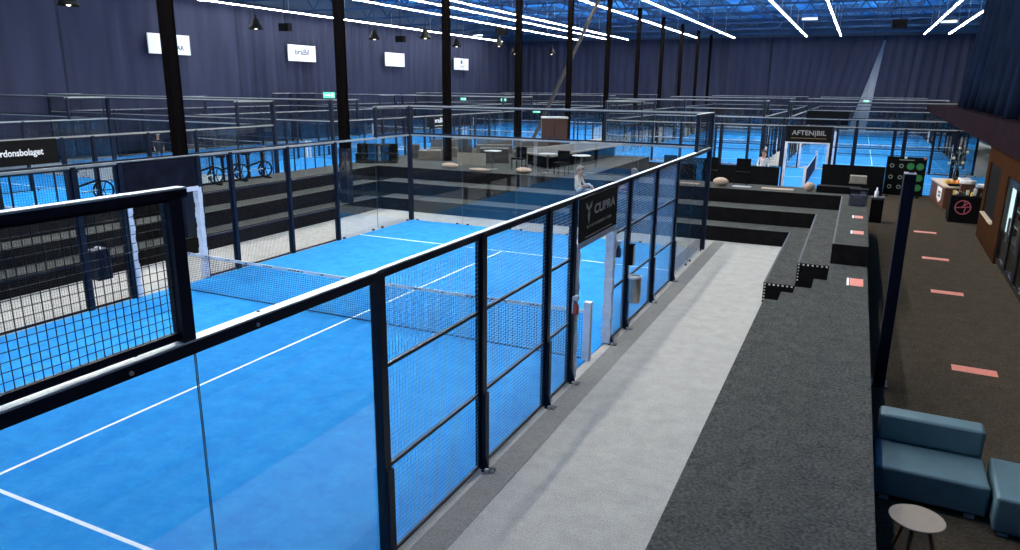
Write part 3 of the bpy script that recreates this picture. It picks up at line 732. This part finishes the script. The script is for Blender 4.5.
mb = cushion(.94, 1.0, .40); build('seat', mb, 'sofa', t, (0, 0, .05), bevel=.035)
for sx_, sy_ in ((-1, -1), (1, -1), (-1, 1), (1, 1)):
    mb = MB(); mb.box(-.05, -.03, 0, .05, .03, .05); build('foot', mb, 'cap', t, (sx_*.36, sy_*.42, 0))
t = thing('side_table', 'small round beige side table with splayed wooden legs in front of the sofa', 'table', (4.735, 6.25, .006))
mb = MB(); mb.lathe([(.225, .478), (.245, .485), (.25, .492), (.245, .5)], n=36); build('tabletop', mb, 'table_top', t)
for k in range(3):
    a = 2*PI*k/3+2.3; mb = MB(); mb.cyl((.10*math.cos(a), .10*math.sin(a), .48), (.23*math.cos(a), .23*math.sin(a), 0), .02, .014, n=10); build('leg', mb, 'brass', t)

# ------------------------------------------------------------------ cafe wall, fridge
mb = MB()
strip(mb, 21.9, 26.5, 0, .5, .006, .85); strip(mb, 21.9, 23.3, 0, .5, .85, 2.98); strip(mb, 25.9, 26.5, 0, .5, .85, 2.98); strip(mb, 23.3, 25.9, 0, .5, 2.45, 2.98); strip(mb, 6, 21.9, 0, .5, 2.42, 2.98)
strip(mb, 6, 14, 0, .5, .006, 2.42)
struct(build('wall_cafe', mb, 'cab_wood'))
mb = MB(); strip(mb, 23.32, 25.88, .05, .12, .89, 2.44); t = struct(build('wall_hatch_shade', mb, 'black'))  # black sheet in the opening, painting the shade of the room behind
mb = MB(); strip(mb, 23.3, 25.9, -.06, .30, .85, .885); tag(build('hatch_shelf', mb, 'counter_top'), 'pale shelf in the dark hatch of the wooden cafe wall', 'shelf')
for k, (y0, y1, lab) in enumerate(((18.75, 21.85, 'tall glass-door drinks fridge lit white inside, next to the hatch'), (15.6, 18.7, 'dark glass-door drinks fridge at the edge of the picture'))):
    t = thing('drinks_fridge', lab, 'fridge', (0, 0, 0), 0, 'glass-door drinks fridges in the cafe wall')
    mb = MB(); strip(mb, y0, y1, .10, .85, .006, .75); strip(mb, y0, y1, .10, .85, 2.3, 2.41); strip(mb, y0, y0+.06, .1, .85, .75, 2.3); strip(mb, y1-.06, y1, .1, .85, .75, 2.3); strip(mb, y0, y1, .8, .85, .75, 2.3)
    build('case', mb, 'black_gloss', t)
    for a, b in ((y0, (y0+y1)/2), ((y0+y1)/2, y1)):
        mb = MB(); w = .07
        strip(mb, a+.02, b-.02, .03, .09, .10, .22); strip(mb, a+.02, b-.02, .03, .09, 2.2, 2.38); strip(mb, a+.02, a+.02+w, .03, .09, .1, 2.38); strip(mb, b-.02-w, b-.02, .03, .09, .1, 2.38)
        d = build('door', mb, 'black_gloss', t)
        mb = MB(); strip(mb, a+.02+w, b-.02-w, .05, .06, .22, 2.2); build('pane', mb, 'fridge_glass', d)
        mb = MB(); strip(mb, a+.12, a+.16, -.02, .03, .9, 1.5); build('handle', mb, 'stainless', d)
    if k == 0:
        mb = MB(); strip(mb, y1-.95, y1-.10, .13, .16, .95, 2.2); build('light_panel', mb, 'fridge_light', t)
    mb = MB()
    for z in (.8, 1.2, 1.6): strip(mb, y0+.07, y1-.07, .2, .6, z, z+.02)
    build('rack', mb, 'stainless', t)

# ------------------------------------------------------------------ wooden counter, black case, games board
t = thing('wooden_counter', 'brown wooden serving counter with a cream top by the far barrier', 'counter', (7.62, 33.65, .006), .075)
mb = MB(); mb.box(-.50, -1.35, 0, .50, 1.75, .84); build('body', mb, 'counter_wood', t)
mb = MB(); mb.box(-.54, -1.40, .84, .54, 1.80, .90); build('worktop', mb, 'counter_top', t)
mb = MB(); mb.add([(-.506, -.8, .30), (-.506, -.35, .12), (-.506, .15, .30), (-.506, .15, .75), (-.506, -.8, .75)], [(0, 1, 2, 3, 4)])
mb.add([(-.501, -.8, .30), (-.501, -.35, .12), (-.501, .15, .30), (-.501, .15, .75), (-.501, -.8, .75)], [(4, 3, 2, 1, 0)])
o = build('shield_emblem', mb, 'paper', t)
mb = MB(); mb.box(-.510, -.55, .36, -.507, -.12, .42); mb.box(-.510, -.55, .52, -.507, -.12, .58); mb.box(-.510, -.55, .42, -.507, -.48, .52); mb.box(-.510, -.19, .42, -.507, -.12, .52); build('emblem_mark', mb, 'black', o)
random.seed(11); k = 0
for i in range(9):
    x = 7.36+.20*(i % 3)+random.uniform(-.01, .01); y = 33.15+.21*(i//3)+random.uniform(-.01, .01); r = random.uniform(.07, .095)
    mb = MB(); mb.ball((0, 0, r), r, n=12); o = build('orange', mb, 'orange' if i % 3 else 'yellow', None, (x, y, .906), smooth=True)
    tag(o, 'loose orange fruit heaped on the cream counter top', 'orange', 'oranges heaped on the counter')
for i, (x, y, m, lab) in enumerate(((8.02, 33.75, 'paper', 'white box of goods on the counter beside the oranges'), (8.05, 32.9, 'cream_flower', 'cream box of goods at the cafe-wall end of the counter'), (7.55, 32.6, 'black', 'low dark tray at the front of the cream counter top'))):
    mb = MB(); mb.box(-.2, -.2, 0, .2, .2, (.22, .16, .07)[i]); t2 = build('goods_box', mb, m, None, (x, y, .906), (0, 0, .1), bevel=.01); tag(t2, lab, 'box', 'boxes on the serving counter')
t = thing('vase_of_flowers', 'tall plant with cream blooms standing on the serving counter', 'plant', (7.8, 34.8, .906))
mb = MB(); mb.lathe([(.09, 0), (.12, .1), (.1, .35), (.07, .45), (.09, .5)], n=16); build('vase', mb, 'black_gloss', t, smooth=True)
mb = MB(); rnd = random.Random(5)
for i in range(46):
    a = rnd.uniform(0, 2*PI); r = rnd.uniform(.08, .5); z = rnd.uniform(.5, 1.35); c = Vector((r*math.cos(a), r*math.sin(a), z))
    d = Vector((math.cos(a), math.sin(a), rnd.uniform(-.3, .6))).normalized()*.20; s2 = Vector((-math.sin(a), math.cos(a), 0))*.05
    mb.add([c-d*.5, c+s2, c+d, c-s2], [(0, 1, 2, 3)])
for i in range(8):
    a = 2*PI*i/8; mb.cyl((0, 0, .45), (.25*math.cos(a), .25*math.sin(a), 1.1), .01, n=5)
o = build('leaves', mb, 'leaf', t)
mb = MB()
for x, y, z in ((-.2, -.2, .95), (.15, -.3, .78), (.3, .1, 1.2), (-.3, .1, .7), (.0, .0, 1.35)): mb.ball((x, y, z), .06, n=9, k=5)
build('blooms', mb, 'cream_flower', t, smooth=True)
t = thing('goods_case', 'black display case with a pink circular sign on its front', 'display case', (7.68, 29.35, .006), -.03)
mb = MB(); mb.box(-.57, -.5, 0, .57, .5, .95); build('body', mb, 'black', t, bevel=.01)
mb = MB(); n = 36
for i in range(n):
    a = 2*PI*i/n; b = 2*PI*(i+1)/n
    mb.bar((.24*math.cos(a), 0, .24*math.sin(a)), (.24*math.cos(b), 0, .24*math.sin(b)), .035, .008, up=(0, 1, 0))
mb.bar((-.22, 0, -.02), (.22, 0, .03), .03, .008, up=(0, 1, 0)); mb.bar((.02, 0, .04), (.05, 0, .23), .03, .008, up=(0, 1, 0)); mb.bar((.08, 0, .02), (.05, 0, -.23), .03, .008, up=(0, 1, 0)); mb.bar((-.05, 0, .0), (.16, 0, .17), .03, .008, up=(0, 1, 0))
build('ring_sign', mb, 'pink_ring', t, (-.16, -.508, .56))
rnd = random.Random(9)
for i in range(10):
    x = 7.22+.105*i; y = 29.1+rnd.uniform(-.08, .4); m = ('yellow', 'paper', 'counter_wood', 'leaf', 'cream_flower')[i % 5]
    mb = MB(); h = rnd.uniform(.10, .26)
    if i % 2: mb.lathe([(.038, 0), (.042, .02), (.042, h*.7), (.028, h*.85), (.028, h)], n=12)
    else: mb.box(-.045, -.035, 0, .045, .035, h)
    o = build('snack_packet' if i % 2 == 0 else 'snack_jar', mb, m, None, (x, y, .957), (0, 0, rnd.uniform(-.4, .4)), bevel=.006)
    tag(o, 'small coloured %s among the goods on the black display case' % ('packet' if i % 2 == 0 else 'jar'), 'goods', 'goods on the black display case %s' % ('packets' if i % 2 == 0 else 'jars'))
for x, y, h, lab in ((7.75, 30.6, 1.35, 'tall brown and white goods stand behind the black display case'), (8.35, 30.9, 1.2, 'shorter brown goods stand with a white top behind the black display case')):
    t = thing('goods_stand', lab, 'stand', (x, y, .006), 0, 'goods stands by the counter')
    mb = MB(); mb.box(-.22, -.2, 0, .22, .2, h-.12); build('body', mb, 'counter_wood', t, bevel=.01)
    mb = MB(); mb.lathe([(.25, 0), (.28, .04), (.27, .12)], n=18); build('top', mb, 'paper', t, (0, 0, h-.12))
t = thing('games_board', 'black upright board with green and grey discs standing before the barrier', 'board', (5.92, 35.4, .006), -.05)
mb = MB(); mb.box(-.78, -.04, .05, .78, .04, 1.75); build('panel', mb, 'black', t)
for x in (-.6, .6):
    mb = MB(); mb.box(-.04, -.3, 0, .04, .3, .05); build('foot', mb, 'black', t, (x, 0, 0))
dk = []
for j, z in enumerate((1.35, .85, .42)):
    for i, x in enumerate((-.55, -.18, .18, .55)):
        m = 'green' if (j == 0 and i > 1) or (j == 1 and i == 3) or (j == 2 and i == 3) else 'disc_grey'
        mb = MB(); r = .15 if m == 'green' else .09; mb.cyl((0, -.05, 0), (0, -.04, 0), r, n=18)
        if m != 'green': mb.cyl((0, -.056, 0), (0, -.05, 0), r*.6, n=14, mi=1)
        build('disc', mb, [m, 'black'], t, (x, 0, z))
mb = MB(); mb.box(-.30, -.047, 1.60, .30, -.041, 1.64); build('title_line', mb, 'disc_grey', t)
for x, m in ((-.05, 'paper'), (.7, 'bottle_red')):
    mb = MB(); mb.ball((x, -.06, 1.72), .06, n=10, k=6); build('clip_lamp', mb, m, t, smooth=True)
# black barriers before the crosswise court
def barrier(x0, x1, y, z1, lab):
    t = thing('low_barrier', lab, 'barrier', ((x0+x1)/2, y, .006 if x0 > 4 else 0), 0, 'low black barriers')
    w = (x1-x0)/2
    mb = MB(); mb.box(-w, -.05, .06, w, .05, z1); build('panel', mb, 'black', t)
    for s2 in (-w+.2, w-.2):
        mb = MB(); mb.box(-.04, -.25, 0, .04, .25, .06); build('foot', mb, 'black', t, (s2, 0, 0))
barrier(-2.7, .75, 34.3, 1.12, 'long black barrier ending at the crosswise court gate')
barrier(2.55, 5.1, 34.6, 1.34, 'black barrier between the crosswise gate and the disc board')
barrier(-8.4, -3.0, 34.2, 1.06, 'black barrier behind the seated people')
# boxes and bins at the cafe end of the bench
t = thing('clear_box', 'clear acrylic leaflet box on the end of the top bench', 'box', (4.02, 21.75, RH*3), 0)
for a in ((-.24, -.2, 0, .24, -.19, .46), (-.24, .19, 0, .24, .2, .46), (-.24, -.19, 0, -.23, .19, .46), (.23, -.19, 0, .24, .19, .46)):
    mb = MB(); mb.box(*a); build('side', mb, 'acrylic', t)
mb = MB(); mb.box(-.24, -.2, .46, .24, .2, .475); build('lid', mb, 'black', t)
mb = MB(); mb.box(-.20, -.15, .005, .20, .15, .30); build('leaflets', mb, 'letter_grey', t)
t = thing('waste_bin', 'black pedestal bin standing behind the end of the top bench', 'bin', (4.72, 27.6, .006))
mb = MB(); mb.box(-.2, -.25, 0, .2, .25, .82); build('body', mb, 'black', t, bevel=.01)
mb = MB(); mb.box(-.22, -.27, .82, .22, .27, .90); build('lid', mb, 'sofa_seam', t, bevel=.01)
t = thing('soap_bottle', 'white pump bottle standing on the black pedestal bin', 'bottle', (4.66, 27.5, .906))
mb = MB(); mb.lathe([(.06, 0), (.065, .02), (.065, .2), (.03, .24), (.03, .3)], n=14); build('bottle_body', mb, 'paper', t, smooth=True)
mb = MB(); mb.box(-.02, -.08, .3, .02, .02, .34); build('pump', mb, 'paper', t)
mb = MB(); mb.box(-.3, -.25, 0, .3, .25, 1.5); tag(build('equipment_case', mb, 'black', None, (4.0, 26.2, 0), bevel=.01), 'tall black equipment case behind the clear leaflet box', 'case')
mb = MB(); mb.box(-.26, -.18, 0, .26, .18, .26); tag(build('parcel', mb, 'beige_board', None, (4.0, 26.2, 1.5), bevel=.02), 'grey-beige parcel lying on the tall black equipment case', 'parcel')
mb = MB(); mb.box(-.65, -.2, 0, .65, .2, .22); tag(build('storage_crate', mb, 'black', None, (3.45, 24.3, RH*3), bevel=.02), 'long black storage crate on the corner of the top bleacher step', 'crate')
# cushions and mats on the top step
def pillow(x, y, z, rx, ry, rz, lab, m='tan', rot=0):
    mb = MB(); mb.ball((0, 0, rz), rx, ry, rz, n=16, k=8); tag(build('cushion', mb, m, None, (x, y, z), (0, 0, rot), smooth=True), lab, 'cushion', 'tan cushions on the top step')
pillow(-.22, 24.1, RH*3, .26, .20, .15, 'tan cushion on the top step just past the corner post of the front court')
pillow(2.58, 24.25, RH*3, .17, .16, .15, 'tan cushion on the top step beside the black storage crate')
pillow(-10.9, 24.2, RH*3, .36, .24, .11, 'tan cushion at the foot of the third roof column')
pillow(-9.4, 23.9, RH*3, .46, .22, .06, 'flat tan cushion on the platform edge beside the beige board')
pillow(-7.55, 24.0, RH*3, .34, .24, .12, 'tan cushion on the platform edge before the cafe tables')
for x, w, lab in ((1.6, .5, 'pink-white mat lying on the top step before the barrier gap'), (.45, .3, 'small pale mat on the top step')):
    mb = MB(); mb.box(-w, -.16, 0, w, .16, .015); tag(build('mat', mb, 'tan' if w > .4 else 'white_top', None, (x, 24.3, RH*3), (0, 0, .03)), lab, 'mat', 'mats on the top step')
for x, y_, lab in ((-8.35, 25.3, 'black chair at the corner of the low black counter'), (-6.2, 24.5, 'black chair between two white pedestal tables'), (-.75, 24.85, 'black chair behind the tan cushion by the corner post'), (.35, 24.85, 'black chair before the long barrier, beside the gate gap'), (-2.2, 24.85, 'black chair behind the second seated person')):
    t = thing('lounge_chair', lab, 'chair', (x, y_, RH*3), 0, 'black chairs on the top step')
    mb = MB(); mb.box(-.24, -.24, .40, .24, .24, .46); build('seat', mb, 'black', t, bevel=.01)
    mb = MB(); mb.box(-.24, .2, .46, .24, .24, .88); build('backrest', mb, 'black', t, bevel=.01)
    for a in (-.21, .21):
        for b in (-.21, .21):
            mb = MB(); mb.cyl((a, b, 0), (a, b, .4), .015, n=8); build('leg', mb, 'black', t)

# ------------------------------------------------------------------ lounge
ZP = RH*3
def sofa(x, y, w, d, rz, lab, back=True, m='taupe', h=.42, bh=.36):
    t = thing('lounge_sofa' if back else 'pouffe', lab, 'sofa' if back else 'pouffe', (x, y, ZP), rz, 'lounge seats on the platform')
    mb = cushion(w, d, h); build('seat', mb, m, t, bevel=.03)
    if back: mb = cushion(w-.02, .22, bh); build('backrest', mb, m, t, (0, d/2-.12, h), bevel=.03)
    return t
sofa(-14.7, 24.55, 1.75, .75, .5, 'almost black lounge sofa at the corner of the platform', True, 'black', .4, .38)
sofa(-13.5, 26.9, 1.0, .8, .5, 'low taupe pouffe behind the second roof column', False)
sofa(-13.75, 28.6, 1.3, .75, .5, 'taupe lounge sofa behind the low pouffe', True)
sofa(-14.6, 27.3, .5, .7, .5, 'narrow taupe seat block beside the low pouffe', False, 'taupe_dark', .6)
sofa(-14.2, 31.2, .95, .9, .45, 'square taupe seat block beside the fourth roof column', False, 'taupe_dark', .66)
sofa(-12.5, 31.4, 1.8, .8, .45, 'long taupe lounge sofa in the middle of the platform', True)
sofa(-10.45, 27.3, 1.25, .8, .45, 'dark taupe bench behind the upright beige board', False, 'taupe_dark', .62)
sofa(-10.4, 31.2, 1.7, .8, .45, 'long taupe lounge sofa before the black counter', True)
mb = MB(); mb.box(-.62, -.03, 0, .62, .03, .50); mb.box(-.5, -.15, 0, -.45, .15, .02); mb.box(.45, -.15, 0, .5, .15, .02)
tag(build('low_screen', mb, 'beige_board', None, (-10.75, 25.75, ZP), (0, 0, .22)), 'upright plain beige board beside the third roof column', 'screen')
def cafe_table(x, y, lab, r=.36, h=.74):
    t = thing('cafe_table', lab, 'table', (x, y, ZP), 0, 'white pedestal tables on the platform')
    mb = MB(); mb.lathe([(r-.02, h-.025), (r, h-.015), (r, h)], n=28); build('tabletop', mb, 'white_top', t)
    mb = MB(); mb.cyl((0, 0, .02), (0, 0, h-.02), .03, n=10); build('pedestal', mb, 'letter_grey', t)
    mb = MB(); mb.lathe([(.22, 0), (.2, .015), (.04, .03)], n=20); build('foot', mb, 'letter_grey', t)
cafe_table(-9.25, 24.75, 'white pedestal table beside the dark taupe bench'); cafe_table(-6.85, 24.7, 'white pedestal table before the low black counter'); cafe_table(-5.5, 24.75, 'white pedestal table behind the seated person in a cream top')
# long black counter and red-brown cabinet behind the lounge
t = thing('bar_counter', 'low black flat-topped counter with pale edges crossing the lounge', 'counter', (0, 0, ZP))
zc = .60; q = [(-9.2, 26.7), (-8.3, 33.2), (-6.3, 33.2), (-7.0, 25.3)]
mb = MB(); mb.add([(x, y, zc-.05) for x, y in q]+[(x, y, zc) for x, y in q], [(0,3,2,1),(4,5,6,7),(0,1,5,4),(1,2,6,5),(2,3,7,6),(3,0,4,7)]); mb2 = mb
build('countertop', mb, 'taupe_dark', t)
mb = MB()
for i in range(4):
    a, b = q[i], q[(i+1) % 4]; mb.bar((a[0], a[1], zc-.02), (b[0], b[1], zc-.02), .08, .07)
build('edge_trim', mb, 'beige_board', t)
mb = MB(); qi = [(-8.8, 27.2), (-8.1, 32.8), (-6.7, 32.8), (-7.3, 26.1)]
mb.add([(x, y, 0) for x, y in qi]+[(x, y, zc-.05) for x, y in qi], [(0,3,2,1),(4,5,6,7),(0,1,5,4),(1,2,6,5),(2,3,7,6),(3,0,4,7)]); build('body', mb, 'black', t)
t = thing('wood_cabinet', 'tall red-brown cabinet with a pale top behind the lounge', 'cabinet', (-12.5, 39.3, 0), .42)
mb = MB(); mb.box(-.75, -.75, 0, .75, .75, 2.82); build('carcass', mb, 'cabinet_brown', t)
mb = MB(); mb.box(-.78, -.78, 2.82, .78, .78, 2.90); build('top_board', mb, 'white_top', t)
mb = MB(); mb.box(-.01, -.765, .1, .01, -.75, 2.7); build('door_gap', mb, 'black', t)

# ------------------------------------------------------------------ exercise bikes on the top step
def bike(y, lab, rz):
    t = thing('exercise_bike', lab, 'exercise bike', (-14.95, y, ZP), rz, 'exercise bikes on the top step')
    mb = MB()
    mb.bar((-.45, -.2, .03), (-.45, .2, .03), .06); mb.bar((.45, -.2, .03), (.45, .2, .03), .06); mb.bar((-.45, 0, .06), (.45, 0, .06), .05)
    mb.bar((-.25, 0, .06), (-.30, 0, .85), .05); mb.bar((.32, 0, .10), (.30, 0, .95), .05); mb.bar((-.27, 0, .45), (.30, 0, .62), .05)
    build('frame', mb, 'black', t)
    mb = MB(); n = 22
    for i in range(n):
        a = 2*PI*i/n; b = 2*PI*(i+1)/n; mb.bar((.38+.25*math.cos(a), 0, .32+.25*math.sin(a)), (.38+.25*math.cos(b), 0, .32+.25*math.sin(b)), .04, .05, up=(0, 1, 0))
    for i in range(5): a = 2*PI*i/5; mb.bar((.38, 0, .32), (.38+.25*math.cos(a), 0, .32+.25*math.sin(a)), .02)
    build('flywheel', mb, 'black', t)
    mb = MB(); mb.box(-.16, -.09, 0, .12, .09, .06); build('saddle', mb, 'black', t, (-.30, 0, .85), bevel=.02)
    mb = MB(); mb.bar((.30, -.22, 1.0), (.30, .22, 1.0), .035); mb.bar((.30, -.22, 1.0), (.48, -.22, 1.06), .035); mb.bar((.30, .22, 1.0), (.48, .22, 1.06), .035); mb.bar((.3, 0, .93), (.3, 0, 1.0), .04); build('handlebar', mb, 'black', t)
    mb = MB(); mb.bar((-.02, -.16, .30), (.10, -.16, .36), .03); mb.bar((.02, -.1, .32), (.02, .1, .32), .03); mb.box(.05, -.24, .35, .17, -.14, .37); mb.box(-.13, .14, .27, -.01, .24, .29); build('crank', mb, 'stainless', t)
bike(11.6, 'exercise bike glimpsed through the fence beside the blank woven board', 1.2); bike(15.55, 'exercise bike first in the row past the blank woven board', 1.3)
bike(16.65, 'exercise bike in the middle of the row on the top step', 1.3); bike(17.75, 'exercise bike last in the row on the top step', 1.3)

# railing behind the top step, at the head of the next court
t = thing('railing', 'black upright-bar railing along the back of the top step', 'railing')
mb = MB(); mb.box(-15.55, 8, ZP+.98, -15.50, 23.9, ZP+1.03); build('handrail', mb, 'frame', t)
for k in range(28):
    y = 8.2+.58*k; mb = MB(); mb.box(-15.54, y-.02, ZP, -15.51, y+.02, ZP+.98); build('upright', mb, 'frame', t)

# ------------------------------------------------------------------ people
def skin_mesh(joints, bones, name):
    """one continuous surface grown over a skeleton; returns an evaluated mesh"""
    me = bpy.data.meshes.new(name); ids = {k: i for i, k in enumerate(joints)}
    me.from_pydata([j[0] for j in joints.values()], [(ids[a], ids[b]) for a, b in bones], [])
    o = bpy.data.objects.new('tmp', me); COL.objects.link(o)
    sk = o.modifiers.new('skin', 'SKIN'); sk.use_smooth_shade = True
    o.modifiers.new('sub', 'SUBSURF').levels = 1; o.modifiers[-1].render_levels = 1
    if not me.skin_vertices: me.attributes.new('skin', 'FLOAT', 'POINT')
    for i, j in enumerate(joints.values()):
        r = j[1]; v = me.skin_vertices[0].data[i]; v.radius = (r, r) if not isinstance(r, tuple) else r; v.use_root = (i == 0)
    dg = bpy.context.evaluated_depsgraph_get(); out = bpy.data.meshes.new_from_object(o.evaluated_get(dg)); bpy.data.objects.remove(o); out.name = name
    return out
def person(label, loc, rz, pose, shirt, legs, hair, cap=None):
    V = Vector
    if pose == 'stand':
        J = {'pel': ((0,0,.95), .13), 'waist': ((0,0,1.10), .125), 'chest': ((0,0,1.32), (.15,.12)), 'neck': ((0,0,1.50), .055), 'chin': ((.01,0,1.56), .075), 'head': ((.01,0,1.67), .095), 'crown': ((0,0,1.74), .06)}
        for s, n in ((1, 'l'), (-1, 'r')):
            J['hip'+n] = ((0, s*.10, .90), .095); J['kn'+n] = ((.02*s, s*.11, .50), .06); J['an'+n] = ((-.02+.04*s, s*.12, .08), .04); J['to'+n] = ((.14+.04*s, s*.13, .035), .033)
            J['sh'+n] = ((0, s*.19, 1.42), .06); J['el'+n] = ((.02, s*.25, 1.14), .042); J['wr'+n] = ((.14, s*.24, .93), .03); J['ha'+n] = ((.20, s*.235, .87), .034)
    else:
        hz = .12 if pose == 'floor' else .45
        J = {'pel': ((0,0,hz), .13), 'waist': ((-.04,0,hz+.16), .12), 'chest': ((-.03,0,hz+.38), (.14,.12)), 'neck': ((.02,0,hz+.55), .053), 'chin': ((.05,0,hz+.61), .073), 'head': ((.05,0,hz+.72), .092), 'crown': ((.04,0,hz+.79), .06)}
        for s, n in ((1, 'l'), (-1, 'r')):
            J['hip'+n] = ((.05, s*.10, hz-.01), .09)
            if pose == 'floor':
                kz = .40 if s < 0 else .14
                J['kn'+n] = ((.46, s*.13, kz), .06); J['an'+n] = ((.80 if s < 0 else .88, s*.13, .06), .04); J['to'+n] = ((.90 if s < 0 else .95, s*.13, .10), .032)
                J['el'+n] = ((.10, s*.26, hz+.20), .042); J['wr'+n] = ((.34, s*.2, hz+.20), .03); J['ha'+n] = ((.42, s*.18, hz+.18), .033)
            else:
                J['kn'+n] = ((.44, s*.13, hz+.02), .065); J['an'+n] = ((.46, s*.13, .08), .04); J['to'+n] = ((.60, s*.14, .035), .033)
                J['el'+n] = ((.06, s*.26, hz+.16), .042); J['wr'+n] = ((.28, s*.18, hz+.12), .03); J['ha'+n] = ((.36, s*.15, hz+.12), .033)
            J['sh'+n] = ((-.01, s*.18, hz+.47), .06)
    B = [('pel','waist'),('waist','chest'),('chest','neck'),('neck','chin'),('chin','head'),('head','crown')]
    for n in 'lr': B += [('pel','hip'+n),('hip'+n,'kn'+n),('kn'+n,'an'+n),('an'+n,'to'+n),('chest','sh'+n),('sh'+n,'el'+n),('el'+n,'wr'+n),('wr'+n,'ha'+n)]
    for n in 'lr':                                             # five fingers on each hand
        h = V(J['ha'+n][0]); d = (h-V(J['wr'+n][0])).normalized(); sd = d.cross(V((0,0,1))).normalized()
        for k in range(4):
            o_ = sd*(.024-.016*k); J['f%d%s' % (k, n)] = (tuple(h+o_+d*.05), .009); J['g%d%s' % (k, n)] = (tuple(h+o_+d*(.085-.008*abs(k-1))+V((0,0,-.02))), .008)
            B += [('ha'+n, 'f%d%s' % (k, n)), ('f%d%s' % (k, n), 'g%d%s' % (k, n))]
        J['t'+n] = (tuple(h+sd*.045+d*.02), .009); B.append(('ha'+n, 't'+n))
    me = skin_mesh(J, B, 'person')
    for m in (M['skin'], M[shirt], M[legs], M['paper']): me.materials.append(m)
    legset = {'hipl','hipr','knl','knr','anl','anr','pel'}; torso = {'waist','chest','shl','shr','ell','elr'}
    key = [(k, V(j[0])) for k, j in J.items()]
    for p in me.polygons:
        c = p.center; k = min(key, key=lambda a: (a[1]-c).length)[0]
        p.material_index = 2 if k in legset else 1 if k in torso else 3 if k in ('tol', 'tor') else 0; p.use_smooth = True
    o = obj('person', me, None, loc, (0, 0, rz)); tag(o, label, 'person')
    hx, hy, hz = J['head'][0]
    mb = MB(); n = 14; vs = []; k = 7
    for j in range(k):
        t = PI*.62*j/(k-1)
        for i in range(n):
            a = 2*PI*i/n; back = 1.0 if math.cos(a) < .3 else .62
            tt = t*back; vs.append((.118*math.sin(tt)*math.cos(a), .108*math.sin(tt)*math.sin(a), .125*math.cos(tt)))
    mb.add(vs, [(j*n+i, j*n+(i+1) % n, (j+1)*n+(i+1) % n, (j+1)*n+i) for j in range(k-1) for i in range(n)])
    h = build('hair', mb, hair, o, (hx, hy, hz+.02), smooth=True)
    md = h.modifiers.new('thick', 'SOLIDIFY'); md.thickness = .02
    mb = MB(); mb.ball((.098, 0, -.012), .017, .014, .022, n=8, k=5); build('nose', mb, 'skin', o, (hx, hy, hz), smooth=True)
    for s in (-1, 1):
        mb = MB(); mb.ball((.083, s*.036, .012), .012, n=8, k=5); build('eye', mb, 'black', o, (hx, hy, hz), smooth=True)
        mb = MB(); mb.ball((0, s*.098, -.01), .018, .012, .03, n=8, k=5); build('ear', mb, 'skin', o, (hx, hy, hz), smooth=True)
    mb = MB(); mb.box(.084, -.024, -.062, .092, .024, -.054); build('mouth', mb, 'bottle_red', o, (hx, hy, hz))
    if cap:
        mb = MB(); mb.lathe([(.118, .03), (.12, .07), (.09, .13), (.03, .15)], n=16); mb.box(.06, -.07, .03, .20, .07, .045); build('cap', mb, cap, o, (hx, hy, hz+.01))
    return o
person('person in a cream top sitting on the end bleacher with one knee raised', (-4.95, 23.0, RH*2), -.1, 'floor', 'shirt_cream', 'trousers_pale', 'hair_grey')
person('dark-haired person in a navy shirt sitting before a black chair', (-2.95, 23.15, RH*2), 2.9, 'floor', 'shirt_blue', 'trousers_dark', 'hair')
person('person with a white cap and dark clothes standing beyond the first roof column', (-32.5, 28.1, .012), -.6, 'stand', 'trousers_dark', 'trousers_dark', 'hair', 'paper')
person('person in a white shirt standing at the crosswise court gate', (-.1, 35.2, 0), -1.2, 'stand', 'shirt_white', 'trousers_pale', 'hair')

# ------------------------------------------------------------------ light, world, camera
w = bpy.data.worlds.new('World'); scene.world = w; w.use_nodes = True
nt = w.node_tree; nt.nodes.clear(); out = nt.nodes.new('ShaderNodeOutputWorld'); bg = nt.nodes.new('ShaderNodeBackground')
tc = nt.nodes.new('ShaderNodeTexCoord'); nz_ = nt.nodes.new('ShaderNodeTexNoise'); nz_.inputs['Scale'].default_value = 2.0
rp = nt.nodes.new('ShaderNodeValToRGB'); rp.color_ramp.elements[0].color = (.07, .30, .72, 1); rp.color_ramp.elements[1].color = (.24, .56, 1.0, 1)
nt.links.new(tc.outputs['Generated'], nz_.inputs['Vector']); nt.links.new(nz_.outputs['Fac'], rp.inputs['Fac']); nt.links.new(rp.outputs['Color'], bg.inputs['Color'])
bg.inputs['Strength'].default_value = 1.0
nt.links.new(bg.outputs[0], out.inputs['Surface'])

cam = bpy.data.cameras.new('camera'); co = bpy.data.objects.new('camera', cam); COL.objects.link(co)
yaw, pit, rol = .440733, .25545, .0109544
f = Vector((-math.sin(yaw)*math.cos(pit), math.cos(yaw)*math.cos(pit), -math.sin(pit)))
rt = Vector((math.cos(yaw), math.sin(yaw), 0)); up = rt.cross(f)
r2 = rt*math.cos(rol)+up*math.sin(rol); u2 = up*math.cos(rol)-rt*math.sin(rol)
mat = Matrix((r2, u2, -f)).transposed().to_4x4(); mat.translation = (3.75464, -1.07933, 4.53874)
co.matrix_world = mat
cam.sensor_width = 36; cam.lens = 717.4376/1020*36; cam.clip_start = .05; cam.clip_end = 400
scene.camera = co
